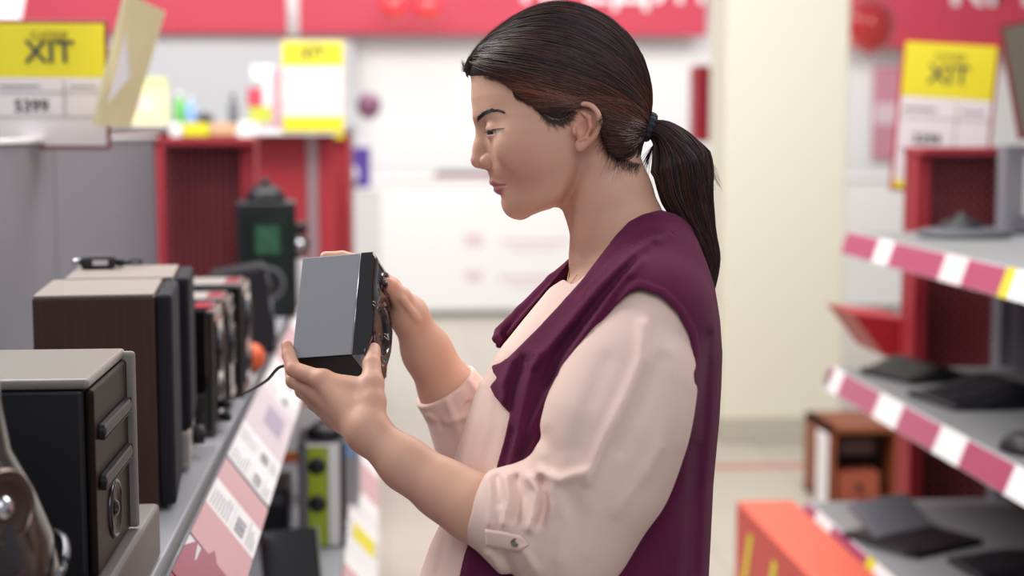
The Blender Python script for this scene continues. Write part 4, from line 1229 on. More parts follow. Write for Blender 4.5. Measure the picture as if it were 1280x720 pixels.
# ---- low red partition behind, with goods on top
Yp = 5.7
xa3, xb3 = Wy(318, 250, Yp).x, Wy(419, 250, Yp).x
t = thing('red_partition', 'smooth red partition with a silver upright behind the tall black speaker', 'partition', ((xa3 + xb3) / 2, Yp, 0)); c = (xa3 + xb3) / 2
zt3 = Wy(350, 169, Yp).z; zb3 = Wy(400, 312, Yp).z
X = lambda px: Wy(px, 250, Yp).x - c
bm = new_bm(); bbox(bm, X(318), X(384), 0, .05, .05, zt3, .003); bobj('panel', bm, m_red, t)
bm = new_bm(); bbox(bm, X(398), X(419), 0, .05, .05, zt3, .003); bobj('panel', bm, m_red, t)
bm = new_bm(); bbox(bm, X(384), X(398), -.008, .05, 0, zt3, .003); bobj('upright', bm, mat('upright_silver', 'A88F96', rough=.3, metal=.4), t)
bm = new_bm(); bbox(bm, X(300), X(421), -.10, .09, zt3, zt3 + .02, .003); bobj('top_board', bm, m_white, t)
# ---- goods gondola further back
Yg = 5.95
xa4, xb4 = Wy(120, 150, Yg).x, Wy(436, 150, Yg).x
t = thing('display_table', 'red display stand with yellow and white price tags along its top edge', 'display', ((xa4 + xb4) / 2, Yg + .35, 0)); cx_ = t.location.x; zt4 = Wy(250, 157, Yg).z
bm = new_bm(); bbox(bm, xa4 - cx_, xb4 - cx_, -.33, .4, 0, zt4 - .02, .003); bobj('body', bm, m_red, t)
bm = new_bm(); bbox(bm, xa4 - cx_ - .01, xb4 - cx_ + .01, -.35, .41, zt4 - .02, zt4, .003); bobj('top_board', bm, m_steel, t)
for (pa, pb, m_, h_) in ((213,228,m_white,15),(230,262,m_yel,14),(264,296,mat('tag_peach','E2B08A',rough=.5),13),(298,324,mat('tag_glare_white','FFFFFF',rough=.05,coat=1),20),(328,352,mat('tag_lilac','D9C4D6',rough=.4),14),(402,430,m_yel,18)):  # the whitest tag stands for lamp glare, put into its colour
    a = Wy(pa, 160, Yg); b = Wy(pb, 160, Yg); hh = h_ / FPX * Yg
    bm = new_bm(); bbox(bm, a.x - cx_, b.x - cx_, -.37, -.351, zt4 - hh * .9, zt4 + hh * .25, .002); bobj('price_tag', bm, m_, t)
def good(name, label, cat, px, py, wpx, hpx, Y, parts, group=None):
    """A small far thing: parts is a list of (part, material, profile [(half-width fraction, height fraction)] or 'box', x, z spans)."""
    p = Wy(px, py, Y); t = thing(name, label, cat, p, group=group); w_ = wpx / FPX * Y; h_ = hpx / FPX * Y
    for part, m_, shape in parts:
        bm = new_bm()
        if isinstance(shape, list): lathe(bm, [(r * w_ / 2, h * h_) for r, h in shape], seg=24)
        else:
            x0_, x1_, z0_, z1_, dy0, dy1 = shape
            bbox(bm, x0_ * w_, x1_ * w_, dy0 * w_, dy1 * w_, z0_ * h_, z1_ * h_, min(.004, w_ * .05))
        bobj(part, bm, m_, t)
    return t
BOT = [(0, 0), (.9, 0), (1, .05), (1, .62), (.55, .78), (.35, .84), (.35, .88)]
CAP = [(.42, .86), (.42, 1), (0, 1)]
Yb = Yg + .12; zpx = lambda: 156.0
good('gift_box', 'pale yellow and white package at the left end of the display stand', 'package', 187, 157, 46, 58, Yb, [('box', mat('pack_cream', 'EDE7B4', rough=.5), (-.5,.5,0,.8,-.2,.2)), ('label', mat('pack_pink', 'E6D3CB', rough=.5), (-.25,.2,.25,.6,-.22,-.2)), ('flap', mat('pack_green', 'CFD89A', rough=.5), (-.3,.5,.8,1,-.18,.15))])
good('bottle', 'green bottle on the red display stand', 'bottle', 225, 156, 14, 40, Yb, [('body', mat('pack_leaf', '6DBB5E', rough=.3), BOT), ('cap', m_white, CAP)])
good('bottle', 'light blue bottle on the red display stand', 'bottle', 239, 156, 14, 34, Yb, [('body', mat('pack_blue', '8FB1E6', rough=.3), BOT), ('cap', m_white, CAP)])
good('camera', 'small dark camera on the red display stand', 'camera', 257, 156, 20, 15, Yb, [('body', m_dark, (-.5,.5,0,.85,-.25,.25)), ('lens', m_black, (-.22,.22,.1,.8,-.5,-.25)), ('viewfinder', m_black, (-.2,.15,.85,1,-.2,.2))])
good('bottle', 'slim charcoal bottle on the red display stand', 'bottle', 292, 156, 12, 38, Yb, [('body', m_dark, BOT), ('cap', m_black, CAP)])
good('toy_box', 'red, white and yellow-green toy box on the red display stand', 'box', 331, 156, 36, 72, Yb, [('base', mat('toy_lime', 'C3C845', rough=.4), (-.5,.5,0,.3,-.3,.3)), ('middle', mat('toy_red', 'C34A5C', rough=.4), (-.55,-.05,.3,.62,-.3,.25)), ('window', mat('toy_pale', 'E8E2E4', rough=.3), (-.05,.5,.3,.75,-.3,.25)), ('top', m_white, (-.4,.4,.75,1,-.25,.25))])
good('banner_post', 'pink post standing left of the central yellow price board', 'post', 346, 165, 12, 78, 5.85, [('post', mat('post_pink', 'CC9FAA', rough=.5), (-.5,.5,0,1,-.3,.3)), ('foot', m_steel, (-.9,.9,0,.05,-.7,.7))])
Ys = 8.3
t = thing('display_plinth', 'white display plinth beside the red partition', 'plinth', (Wy(446, 300, Ys).x, Ys + .2, 0))
bm = new_bm(); bbox(bm, -.13, .13, -.18, .18, 0, Wy(446, 236, Ys).z - .02, .004); bobj('body', bm, m_wall, t)
bm = new_bm(); bbox(bm, -.14, .14, -.19, .19, Wy(446, 236, Ys).z - .02, Wy(446, 236, Ys).z, .004); bobj('top', bm, m_white, t)
good('gift_bag', 'purple gift bag on the white plinth', 'bag', 452, 236, 22, 60, Ys + .16, [('bag', mat('bag_purple', '5B3E9C', rough=.4), (-.5,.5,0,.85,-.25,.25)), ('handle', m_white, (-.2,.2,.85,1,-.02,.02))])
good('ball', 'white ball with a grey base in front of the purple gift bag', 'ball', 437, 236, 24, 30, Ys + .06, [('sphere', mat('ball_white', 'E7E6EE', rough=.3), [(0, .2), (.5, .23), (.87, .4), (1, .6), (.87, .8), (.5, .95), (0, 1)]), ('base', m_dark, [(0, 0), (.8, 0), (.7, .15), (.4, .24), (0, .24)])])
# ---- right gondola
XR = 1.318
t = gr = thing('shelf_unit', 'grey shelf unit with pink price rails and black keyboards, at the right', 'shelf', (1.80, 3.0, 0))
Y0R, Y1R = .6, 4.30
zs = [1.25, .85, .455]; xs_ = [1.34, 1.3125, 1.235]
for z, x in zip(zs, xs_): shelf_board(gr, x, 1.83, Y0R, Y1R, z, .035, mat('shelf_right', '8E8F92', rough=.5))
for (ya, yb) in ((.6, 1.58), (1.6, 2.94), (2.96, 4.29)):
    bm = new_bm(); bbox(bm, .03, .05, ya - 3, yb - 3, .1, 1.30, .002); bobj('back_panel', bm, mat('panel_right', '55535C', rough=.6), gr)
bm = new_bm(); bbox(bm, -.0, .06, 4.30 - 3, 4.36 - 3, 0, 1.50, .003); bobj('post', bm, m_panel, gr)
bm = new_bm(); bbox(bm, -.50, .04, Y0R - 3, Y1R - 3, 0, .10, .003); bobj('base', bm, m_dark, gr)
for z, xf in ((.93, 1.36),):
    L = red_right.location; bm = new_bm()
    a, b, c_, d_ = Wy(1065, 392, 4.6), Wy(1140, 400, 4.6), Wy(1136, 446, 4.6), Wy(1106, 446, 4.6)
    A = [bm.verts.new(p - L) for p in (a, b, c_, d_)]; B = [bm.verts.new(p - L + Vector((0, .28, 0))) for p in (a, b, c_, d_)]
    bm.faces.new(A); bm.faces.new(B[::-1])
    for i in range(4): bm.faces.new((A[i], B[i], B[(i + 1) % 4], A[(i + 1) % 4]))
    bobj('bracket', bm, mat('bracket_red', 'B02832', rough=.4), red_right)
def Yof(px, x): # distance along the aisle where a point at x shows at px
    lo_, hi_ = .5, 9.
    for _ in range(40):
        m_ = (lo_ + hi_) / 2; v = Vector((x, m_, 1.0)) - CAM; u = 640 + v.dot(RGT) / v.dot(FWD) * FPX
        if u > px: lo_ = m_
        else: hi_ = m_
    return lo_
m_yt = mat('tag_yellow', 'E3D534', rough=.5)
m_glare = mat('tag_glare_white', 'FFFFFF', rough=.05, coat=1)  # white tag with its glare put into the colour
rails = [(1.34, 1.252, 1.318, 1.188, [(1098,1117,m_white),(1181,1209,m_glare),(1256,1268,m_yt),(1268,1300,m_white)]),
         (1.3125, .852, 1.287, .787, [(1040,1059,m_white),(1105,1134,m_white),(1182,1215,m_white),(1275,1330,m_white)]),
         (1.235, .457, 1.205, .392, [(1029,1049,m_white),(1094,1104,m_yt),(1104,1150,m_white)])]
for (xt, zt_, xb_, zb_, tags) in rails:
    segs = []; last = Y1R
    for pa, pb, m_ in tags:
        y1, y0 = Yof(pa, xt), Yof(pb, xt); segs.append((y1, last, m_pink, .06, .97)); segs.append((y0, y1, m_, 0, 1)); last = y0
    segs.append((Y0R, last, m_pink, .06, .97))
    gondola_rail(gr, xt, zt_, xb_, zb_, Y0R, Y1R, segs, clear)
# brown low cabinet and red carton behind / under
t = thing('drawer_cabinet', 'small brown wooden cabinet with dark niches on the floor beyond the right shelves', 'cabinet', (Wz(1080, 634, 0).x, Wz(1080, 634, 0).y + .18, 0))
Yc = Wz(1080, 634, 0).y; s_ = Yc / FPX
m_cab = mat('cabinet_brown', '8C4A2C', rough=.5, noise_amt=.15, nscale=20)
bm = new_bm()
for q in ((-49,-39,0,106),(40,62,0,106),(-49,62,98,106),(-49,62,0,7)): bbox(bm, q[0] * s_, q[1] * s_, -.18, .18, q[2] * s_, q[3] * s_, .002)
bobj('carcass', bm, m_cab, t)
bm = new_bm(); bbox(bm, -39 * s_, 40 * s_, .0, .17, 7 * s_, 98 * s_); bobj('back', bm, mat('cabinet_dark', '2A1B22', rough=.7), t)
bm = new_bm(); bbox(bm, -34 * s_, 22 * s_, -.16, .0, 7 * s_, 44 * s_, .004); dr = bobj('drawer', bm, mat('drawer_rust', 'A3513A', rough=.5), t)
bm = new_bm(); lathe(bm, [(0, .02), (.012, .02), (.014, .008), (.006, 0), (0, 0)], Tm(-6 * s_, -.16, 26 * s_) @ Matrix.Rotation(math.pi / 2, 4, 'X'), 14); bobj('knob', bm, m_black, dr)
bm = new_bm(); bbox(bm, -30 * s_, 18 * s_, -.12, .0, 66 * s_, 88 * s_, .004); bobj('divider', bm, mat('cabinet_dark2', '4A2E2C', rough=.6), t)
bm = new_bm(); bbox(bm, -53 * s_, -49.2 * s_, -.18, -.05, 0, 96 * s_, .002); bobj('side_board', bm, m_white, t)
t = thing('carton', 'red carton with slanted yellow stripes on the floor by the lowest right shelf', 'box', (1.115, 3.78, 0))
bm = new_bm(); bbox(bm, -.085, .085, -.56, .56, 0, .45, .004); bobj('box', bm, mat('carton_red', 'CC4038', rough=.45), t)
for k in range(5):
    bm = new_bm(); y_ = .42 - .27 * k
    vs = [bm.verts.new(v) for v in ((-.0865, y_, .24), (-.0865, y_ + .05, .24), (-.0865, y_ - .02, .40), (-.0865, y_ - .07, .40))]; bm.faces.new(vs); bobj('stripe', bm, m_yel, t)
bm = new_bm(); bbox(bm, -.083, .083, -.555, .555, .45, .4515); bobj('lid', bm, mat('carton_top', 'E0644E', rough=.4), t)
# ---- black keyboards and gadgets on the right shelves
def keyboard(label, c, L_, W_, rz, curve=.0, hump=.012, keys=True, wrap=False):
    t = thing('keyboard', label, 'keyboard', c, rz)
    bm = new_bm(); n, m_ = 20, 8; top = []; bot = []
    for i in range(n + 1):
        u = i / n * 2 - 1; r1 = []; r2 = []
        for j in range(m_ + 1):
            v = j / m_ * 2 - 1
            e = (1 - abs(u) ** 8) ** .2 * 1.0
            x = u * L_ / 2; y = v * W_ / 2 * (.9 + .1 * (1 - u * u)) + curve * (1 - u * u)
            z = .010 + hump * math.exp(-((u) / .5) ** 2) + .010 * (v + 1) / 2
            if abs(u) > .95 or abs(v) > .9: z *= .75
            r1.append(bm.verts.new((x, y, z))); r2.append(bm.verts.new((x, y, 0)))
        top.append(r1); bot.append(r2)
    for i in range(n):
        for j in range(m_):
            bm.faces.new((top[i][j], top[i + 1][j], top[i + 1][j + 1], top[i][j + 1])).smooth = True
            bm.faces.new((bot[i][j + 1], bot[i + 1][j + 1], bot[i + 1][j], bot[i][j]))
        bm.faces.new((bot[i][0], bot[i + 1][0], top[i + 1][0], top[i][0])); bm.faces.new((top[i][m_], top[i + 1][m_], bot[i + 1][m_], bot[i][m_]))
    for j in range(m_):
        bm.faces.new((bot[0][j + 1], bot[0][j], top[0][j], top[0][j + 1])); bm.faces.new((bot[n][j], bot[n][j + 1], top[n][j + 1], top[n][j]))
    bobj('case', bm, m_black, t)
    if keys:
        bm = new_bm()
        for r in range(5):
            for k in range(15):
                u = -.9 + 1.8 * (k + .5) / 15; v = -.55 + 1.3 * r / 5
                x = u * L_ / 2; y = v * W_ / 2 + curve * (1 - u * u); z = .010 + hump * math.exp(-(u / .5) ** 2) + .010 * (v + 1) / 2
                bbox(bm, x - L_ * .025, x + L_ * .025, y - W_ * .055, y + W_ * .055, z - .004, z + .006)
        o = bobj('keys', bm, mat('key_black', '232129', rough=.6), t); o['kind'] = 'stuff'
    return t
keyboard('black keyboard lying furthest back on the middle right shelf', Wz(1148, 470, .8512), .24, .24, .35, hump=.030, keys=False)
keyboard('black curved keyboard in the middle of the middle right shelf', Wz(1240, 500, .8512), .36, .24, .18, curve=-.02, hump=.040)
keyboard('black keyboard at the front corner of the lowest right shelf, cut by the frame', Wz(1275, 712, .4562), .30, .20, .10)
t = thing('mouse', 'black computer mouse with a red mark, by the right edge on the middle shelf', 'mouse', Wz(1278, 565, .8512), .3)
bm = new_bm(); bmesh.ops.create_uvsphere(bm, u_segments=28, v_segments=16, radius=1)
for v in bm.verts: v.co = Vector((v.co.x * .038, v.co.y * .065, max(0, v.co.z) * .045))
bobj('shell', bm, m_black, t, smooth=True)
bm = new_bm(); bbox(bm, -.004, .004, -.052, -.02, .026, .040, .002); bobj('wheel', bm, mat('mouse_red', 'C02040', rough=.4), t)
t = thing('phone_stand', 'black tablet dock with an upright prop on the lowest right shelf', 'dock', Wz(1140, 676, .4562), .5)
bm = new_bm(); bbox(bm, -.13, .13, -.13, .13, 0, .016, .006); bobj('base', bm, m_black, t)
bm = new_bm(); bbox(bm, -.10, .12, -.008, .008, 0, .13, .004, M=Tm(0, .03, .012) @ Matrix.Rotation(-1.0, 4, 'X')); bobj('rest', bm, m_dark, t)
bm = new_bm(); tube(bm, catmull([(-.1,-.11,.02),(-.14,-.10,.012),(-.15,-.03,.010),(-.14,.05,.010)], 6), .004, 8); bobj('cable', bm, m_black, t)
t = thing('router', 'grey oval gadget with a black dome on the top right shelf', 'gadget', Wz(1206, 296, 1.2512))
bm = new_bm(); lathe(bm, [(0, .002), (.12, 0), (.135, .008), (.13, .018), (.10, .024), (0, .026)], Matrix.Diagonal((1.0, .75, 1, 1)), 36); bobj('body', bm, mat('gadget_grey', '5F6068', rough=.4), t)
bm = new_bm(); lathe(bm, [(.062, .02), (.058, .035), (.040, .048), (.018, .054), (.014, .066), (0, .068)], Tm(-.01, 0, 0), 28, cap=False); bobj('dome', bm, m_black, t)
bm = new_bm(); tube(bm, catmull([(.12,0,.012),(.17,-.02,.012),(.22,.03,.02),(.23,.07,.012)], 6), .006, 8); bobj('cable', bm, m_black, t)
# ================================================================ speakers on the left shelf
ZS = 1.0505
def cone(parent, c, axis, R, m_ring, m_cone, m_cap=None, depth=.5):
    """A driver: ring, cone and dust cap, facing along axis."""
    M = Matrix.Translation(c) @ Vector(axis).to_track_quat('Z', 'Y').to_matrix().to_4x4()
    bm = new_bm(); lathe(bm, [(R * .86, .000), (R * .90, R * .10), (R * .97, R * .10), (R * 1.03, R * .02), (R * 1.03, -.001)], M, 36, cap=False); a = bobj('driver_ring', bm, m_ring, parent)
    bm = new_bm(); lathe(bm, [(R * .88, .001), (R * .78, R * .08), (R * .68, .001), (R * .30, R * .02 - .001), (0, .002)], M, 36, cap=False); b = bobj('driver_cone', bm, m_cone, a)
    bm = new_bm(); lathe(bm, [(R * .30, .001), (R * .22, R * .12), (0, R * .17)], M, 24, cap=False); bobj('dust_cap', bm, m_cap or m_chrome, a)
def wood_speaker(label, cx, cy, w_, d_, h, knob):
    t = thing('wooden_speaker', label, 'speaker', (cx, cy, ZS), math.radians(5))
    bm = new_bm(); bbox(bm, -w_, w_ , -d_, d_, .004, h - .004, .002); bobj('cabinet', bm, m_wood, t)
    bm = new_bm(); bbox(bm, -w_ + .001, w_ - .001, -d_ + .001, d_ - .001, h - .004, h, .001); bobj('top', bm, m_tan, t)
    bm = new_bm(); bbox(bm, w_ + .0005, w_ + .022, -d_ + .006, d_ - .006, .062 if knob else .006, h - .002, .006, 3); bobj('grille', bm, m_cloth, t)
    if knob:
        bm = new_bm(); bbox(bm, w_ + .0005, w_ + .018, -d_ + .004, d_ - .004, .004, .060, .004, 3); cp = bobj('control_panel', bm, m_silver, t)
    if knob:
        bm = new_bm(); lathe(bm, [(0, .020), (.013, .020), (.015, .016), (.015, 0), (0, 0)], Tm(w_ + .016, .02, .032) @ Matrix.Rotation(math.pi / 2, 4, 'Y'), 24); bobj('knob', bm, m_black, cp)
    bm = new_bm()
    for sx in (-1, 1):
        for sy in (-1, 1): lathe(bm, [(0, -.0), (.009, 0), (.009, .0042), (0, .0042)], Tm(sx * w_ * .8, sy * d_ * .8, 0), 14)
    bobj('rubber_feet', bm, m_black, t)
    return t
wood_speaker('dark wood bookshelf speaker with black grille, the nearer of the pair', -.382, 2.078, .076, .105, .287, False)
wood_speaker('dark wood bookshelf speaker with black grille, the further of the pair', -.388, 2.298, .076, .100, .287, True)
# black plug on top
t = thing('power_adapter', 'black power adapter with silver tip on top of the wooden speakers', 'adapter', (-.430, 2.345, ZS + .2875), .15)
bm = new_bm(); bbox(bm, -.030, .022, -.016, .016, 0, .020, .006, 3); bobj('body', bm, m_black, t)
bm = new_bm(); tube(bm, [Vector((-.030, 0, .011)), Vector((-.042, 0, .011))], .004, 10); bobj('tip', bm, m_chrome, t)
bm = new_bm(); bbox(bm, .022, .034, -.008, .008, .002, .015, .003); tube(bm, catmull([(.034,0,.008),(.052,.006,.012),(.060,.025,.006),(.045,.040,.003),(.02,.035,.003)], 6), .0022, 8); bobj('cable', bm, m_black, t)
bm = new_bm(); bbox(bm, -.012, .010, -.0172, -.0155, .006, .014); bobj('label', bm, m_chrome, t)
m_redlab = mat('red_sticker', 'B0263A', rough=.3, coat=.6)
m_gun = mat('gunmetal', '4A4A50', rough=.2, metal=.9)
def small_speaker(label, x0, x1, y0, y1, h, drivers, sticker=True, topm=None, knobs=False):
    t = thing('desktop_speaker', label, 'speaker', ((x0 + x1) / 2, (y0 + y1) / 2, ZS)); w_, d_ = (x1 - x0) / 2, (y1 - y0) / 2
    bm = new_bm(); bbox(bm, -w_, w_, -d_, d_, 0, h, .004, 3); bobj('cabinet', bm, m_gloss, t)
    bm = new_bm(); bbox(bm, w_ + .0004, w_ + .010, -d_, d_, .002, h - .002, .003, 3); bobj('front_panel', bm, mat('pewter_panel', '6B6864', rough=.22, metal=.7), t)
    bm = new_bm(); bbox(bm, w_ + .0104, w_ + .013, -d_ * .82, d_ * .82, h * .12, h * .90, .004, 3); fp = bobj('baffle', bm, m_gloss, t)
    for z, R in drivers: cone(fp, Vector((w_ + .013, 0, z)), (1, 0, 0), R, m_gun, m_black, m_black)
    if topm:
        bm = new_bm(); bbox(bm, -w_ + .002, w_ - .001, -d_ + .002, d_ - .002, h, h + .0015); bobj('top', bm, topm, t)
    if sticker:
        bm = new_bm(); bbox(bm, w_ - .028, w_ - .002, -d_ * .7, d_ * .7, h + .0016, h + .0024); bobj('sticker', bm, m_redlab, t)
    if knobs:
        for k in range(2):
            bm = new_bm(); lathe(bm, [(0, .018), (.007, .018), (.008, .014), (.008, 0), (0, 0)], Tm(w_ + .010, 0, .022 + k * .022) @ Matrix.Rotation(math.pi / 2, 4, 'Y'), 18); bobj('knob', bm, m_black, t)
    return t
small_speaker('small glossy black speaker with red sticker, right behind the wooden pair', -.365, -.285, 2.46, 2.58, .208, [(.135, .036), (.07, .018)], knobs=True)
small_speaker('glossy black speaker with grey top and red sticker, between two other black ones', -.43, -.284, 2.64, 2.76, .205, [(.12, .036)], topm=m_silver)
small_speaker('glossy black speaker with red sticker, furthest of the three small ones', -.43, -.272, 2.82, 2.95, .212, [(.14, .038), (.06, .020)], topm=m_silver)
t = thing('rubber_ball', 'orange ball between the small speakers and the tilted black one', 'ball', (-.278, 3.13, ZS))
bm = new_bm(); bmesh.ops.create_uvsphere(bm, u_segments=28, v_segments=18, radius=.030); bmesh.ops.translate(bm, verts=bm.verts, vec=(0, 0, .030)); bobj('ball_skin', bm, mat('ball_orange', 'E8683A', rough=.4), t, smooth=True)
bm = new_bm(); M_ = Tm(0, 0, .03); tube(bm, [Vector((.0303 * math.cos(a), .0303 * math.sin(a) * .2, .03 + .0303 * math.sin(a))) for a in np.linspace(0, 6.28, 40)], .0012, 6); bobj('seam', bm, m_red, t)
# tilted black speaker with two silver cones
t = thing('monitor_speaker', 'matt black wedge speaker with two silver drivers, leaning back', 'speaker', (-.300, 3.45, ZS), .08)
bm = new_bm()
A = [(-.075, -.07, 0), (.050, -.07, 0), (.030, -.07, .196), (-.095, -.07, .176)]
v1 = [bm.verts.new(v) for v in A]; v2 = [bm.verts.new((x, .085, z)) for x, _, z in A]
bm.faces.new(v1); bm.faces.new(v2[::-1])
for i in range(4): bm.faces.new((v1[i], v2[i], v2[(i + 1) % 4], v1[(i + 1) % 4]))
bmesh.ops.bevel(bm, geom=list(bm.edges), offset=.006, segments=3, affect='EDGES'); bobj('cabinet', bm, m_black, t)
ax_ = Vector((.196, 0, .020)).normalized()
for z, R, mm in ((.145, .026, m_silver), (.065, .048, m_silver)):
    cone(t, Vector((.0515 - .020 * z / .196, .008, z)), ax_, R, m_gun, mm)
# tall black box with green print, dome on top
t = thing('tower_speaker', 'tall black tower speaker with a dark green front, furthest on the left shelf', 'speaker', (-.316, 4.12, ZS), .06)
bm = new_bm(); bbox(bm, -.078, .078, -.08, .08, 0, .305, .006, 3); bobj('cabinet', bm, m_black, t)
bm = new_bm(); bbox(bm, -.060, .066, -.0835, -.0805, .02, .285, .004); fp = bobj('front_panel', bm, mat('green_black', '12201A', rough=.3, noise_amt=.9, nscale=18), t)
cone(fp, Vector((.0, -.084, .09)), (0, -1, 0), .045, m_dark, m_black, m_black)
bm = new_bm(); bbox(bm, -.03, .035, -.0852, -.0838, .17, .245, .003); bobj('badge', bm, mat('badge_green', '2E5B44', rough=.4, noise_amt=.6, nscale=50), fp)
t = thing('dome_camera', 'black dome with a knob sitting on the tall black speaker', 'gadget', (-.318, 4.12, ZS + .3056))
bm = new_bm(); lathe(bm, [(0, 0), (.052, 0), (.054, .008), (.050, .018), (.040, .032), (.022, .042), (0, .044)], seg=32); bobj('dome', bm, m_black, t)
bm = new_bm(); lathe(bm, [(.012, .040), (.014, .050), (.010, .060), (0, .062)], seg=20); bobj('knob', bm, m_black, t)
t = thing('webcam', 'black and white camera figure beside the tall speaker', 'camera', (-.245, 4.33, ZS))
bm = new_bm(); lathe(bm, [(0, 0), (.030, 0), (.032, .01), (.028, .09), (.020, .13), (0, .14)], seg=28); bobj('stand', bm, mat('cam_white', 'DCD8DA', rough=.3), t)
bm = new_bm(); bmesh.ops.create_uvsphere(bm, u_segments=24, v_segments=16, radius=.034); bmesh.ops.translate(bm, verts=bm.verts, vec=(0, 0, .17)); hd = bobj('head', bm, m_black, t, smooth=True)
bm = new_bm(); lathe(bm, [(0, .012), (.014, .010), (.016, 0), (0, 0)], Tm(.006, -.033, .172) @ Matrix.Rotation(math.pi / 2, 4, 'X'), 20); bobj('lens', bm, m_chrome, hd)
bm = new_bm(); bbox(bm, -.03, .03, -.02, .02, .205, .235, .01, 3); bobj('cap', bm, m_black, hd)
# near silver topped device
t = thing('media_speaker', 'black speaker with silver top on a grey plinth, near the bottom left corner', 'speaker', (-.360, 1.56, ZS))
h = .262
bm = new_bm(); bbox(bm, -.085, .072, -.10, .10, .065, h - .010, .005, 3); bobj('cabinet', bm, m_black, t)
bm = new_bm(); bbox(bm, -.088, .078, -.104, .104, h - .010, h, .004, 3); bobj('top', bm, mat('silver_top', '807B77', rough=.35, metal=.1), t)
bm = new_bm(); bbox(bm, .0725, .081, -.098, .098, .066, h - .011, .004, 3); fp = bobj('front_panel', bm, mat('bronze_gloss', '1C1412', rough=.45, spec=.15), t)
bm = new_bm(); bbox(bm, .0725, .090, .090, .098, .066, h - .002, .004, 3); bobj('side_trim', bm, mat('trim_grey', '827D7A', rough=.45), t)
for z in (.205, .155): 
    bm = new_bm(); bbox(bm, .0812, .088, -.08, .08, z - .008, z + .008, .006, 3); bobj('button', bm, m_black, fp)
cone(fp, Vector((.0815, -.005, .112)), (1, 0, 0), .030, m_gun, m_black, m_gun)
bm = new_bm(); bbox(bm, -.09, .095, -.15, .21, 0, .064, .006, 3); bobj('foot', bm, mat('plinth_dim', '6F6A69', rough=.5), t)
# nearest glossy dark thing
t = thing('pod_speaker', 'glossy dark rounded speaker, blurred and cut by the bottom left corner', 'speaker', (-.372, 1.235, ZS))
bm = new_bm(); lathe(bm, [(0, 0), (.085, 0), (.100, .02), (.108, .07), (.106, .12), (.098, .17), (.085, .205), (.068, .24), (.062, .28), (.058, .33), (.048, .365), (.02, .385), (0, .387)], seg=48); bobj('body', bm, mat('pod_gloss', '181214', rough=.2, coat=.4), t)
for i, (a, z, R, rr) in enumerate(((-.55, .205, .030, .088), (-.25, .085, .040, .106), (-1.3, .09, .045, .106))):
    d_ = Vector((math.cos(a), math.sin(a), .12)); cone(t, Vector((math.cos(a) * rr, math.sin(a) * rr, z)), d_, R, mat('bronze_ring', '6A5A54', rough=.25, metal=.9), mat('cone_brown', '4A3A36', rough=.35, metal=.5))
bm = new_bm(); tube(bm, [Vector((math.cos(a) * .1085, math.sin(a) * .1085, .145 + .012 * math.sin(3 * a))) for a in np.linspace(0, 2 * math.pi, 60)], .0035, 8); bobj('trim_ring', bm, m_gun, t)
# ---- held speaker
A = K(455, 443, .035); d = .0563
def vec(u, v, w_): return np.array([u / PPM, v / PPM, w_ / PPM])
hv, dv, wv = vec(5, 127, -65.6), vec(-92, -7, -20.6), vec(19, -38, -72.1)
Lh, Ld, Lw = [float(np.linalg.norm(x)) for x in (hv, dv, wv)]
# orthonormal frame: X depth (back), Y width (away), Z height
ez = hv / Lh; ex = dv - ez * (dv @ ez); ex /= np.linalg.norm(ex); ey = np.cross(ez, ex)
if ey @ wv < 0: ey = -ey
wA = camw(A)
def wdir(v): return RGT * float(v[0]) + UPV * float(v[1]) - FWD * float(v[2])
X_, Y_, Z_ = wdir(ex), wdir(ey), wdir(ez)
Mh = Matrix(((X_.x, Y_.x, Z_.x, wA.x), (X_.y, Y_.y, Z_.y, wA.y), (X_.z, Y_.z, Z_.z, wA.z), (0, 0, 0, 1)))
hs = thing('held_speaker', 'small speaker with grey sides and glossy black front, held up in both hands', 'speaker')
hs.location = wA
Ml = Matrix.Translation(-wA) @ Mh
def hb(name, bm, m, parent):
    bmesh.ops.transform(bm, matrix=Ml, verts=bm.verts); return bobj(name, bm, m, parent)
m_vinyl = mat('grey_vinyl', '85858D', rough=.45, bump=.25, bscale=700)
bm = new_bm(); bbox(bm, .0138, Ld, 0, Lw, 0, Lh, .0012, 2)
for f in bm.faces:
    if f.calc_center_median().z < .001: f.material_index = 1
bmesh.ops.transform(bm, matrix=Ml, verts=bm.verts); bobj('cabinet', bm, [m_vinyl, mat('matt_black', '0C0B0F', rough=.6, spec=.25)], hs)
# glossy front shell with chamfer and waist that swells round the woofer
bm = new_bm(); rows = []
nz, ny = 28, 20
def fx(y, z):
    # forward position (negative x is out of the face)
    v = z / Lh; u = y / Lw * 2 - 1
    e = min(1, (1 - abs(u)) / .16); e2 = min(1, min(v, 1 - v) / .05)
    r = math.hypot((y - Lw / 2) / (Lw * .42), (z - Lh * .36) / (Lh * .32))
    b = -.0035 * math.exp(-(max(0, r - .95) / .18) ** 2) if r > .95 else -.0035 + .006 * min(1, (.95 - r) / .12)
    return -(.0 + .004 * (min(e, e2) ** .5)) + b * min(e, 1)
for i in range(nz + 1):
    rows.append([bm.verts.new((fx(j / ny * Lw, i / nz * Lh), j / ny * Lw, i / nz * Lh)) for j in range(ny + 1)])
back = [[bm.verts.new((.0134, j / ny * Lw, i / nz * Lh)) for j in range(ny + 1)] for i in range(nz + 1)]
for i in range(nz):
    for j in range(ny):
        bm.faces.new((rows[i][j], rows[i][j + 1], rows[i + 1][j + 1], rows[i + 1][j])).smooth = True
        bm.faces.new((back[i][j], back[i + 1][j], back[i + 1][j + 1], back[i][j + 1]))
    bm.faces.new((rows[i][0], rows[i + 1][0], back[i + 1][0], back[i][0])); bm.faces.new((rows[i][ny], back[i][ny], back[i + 1][ny], rows[i + 1][ny]))
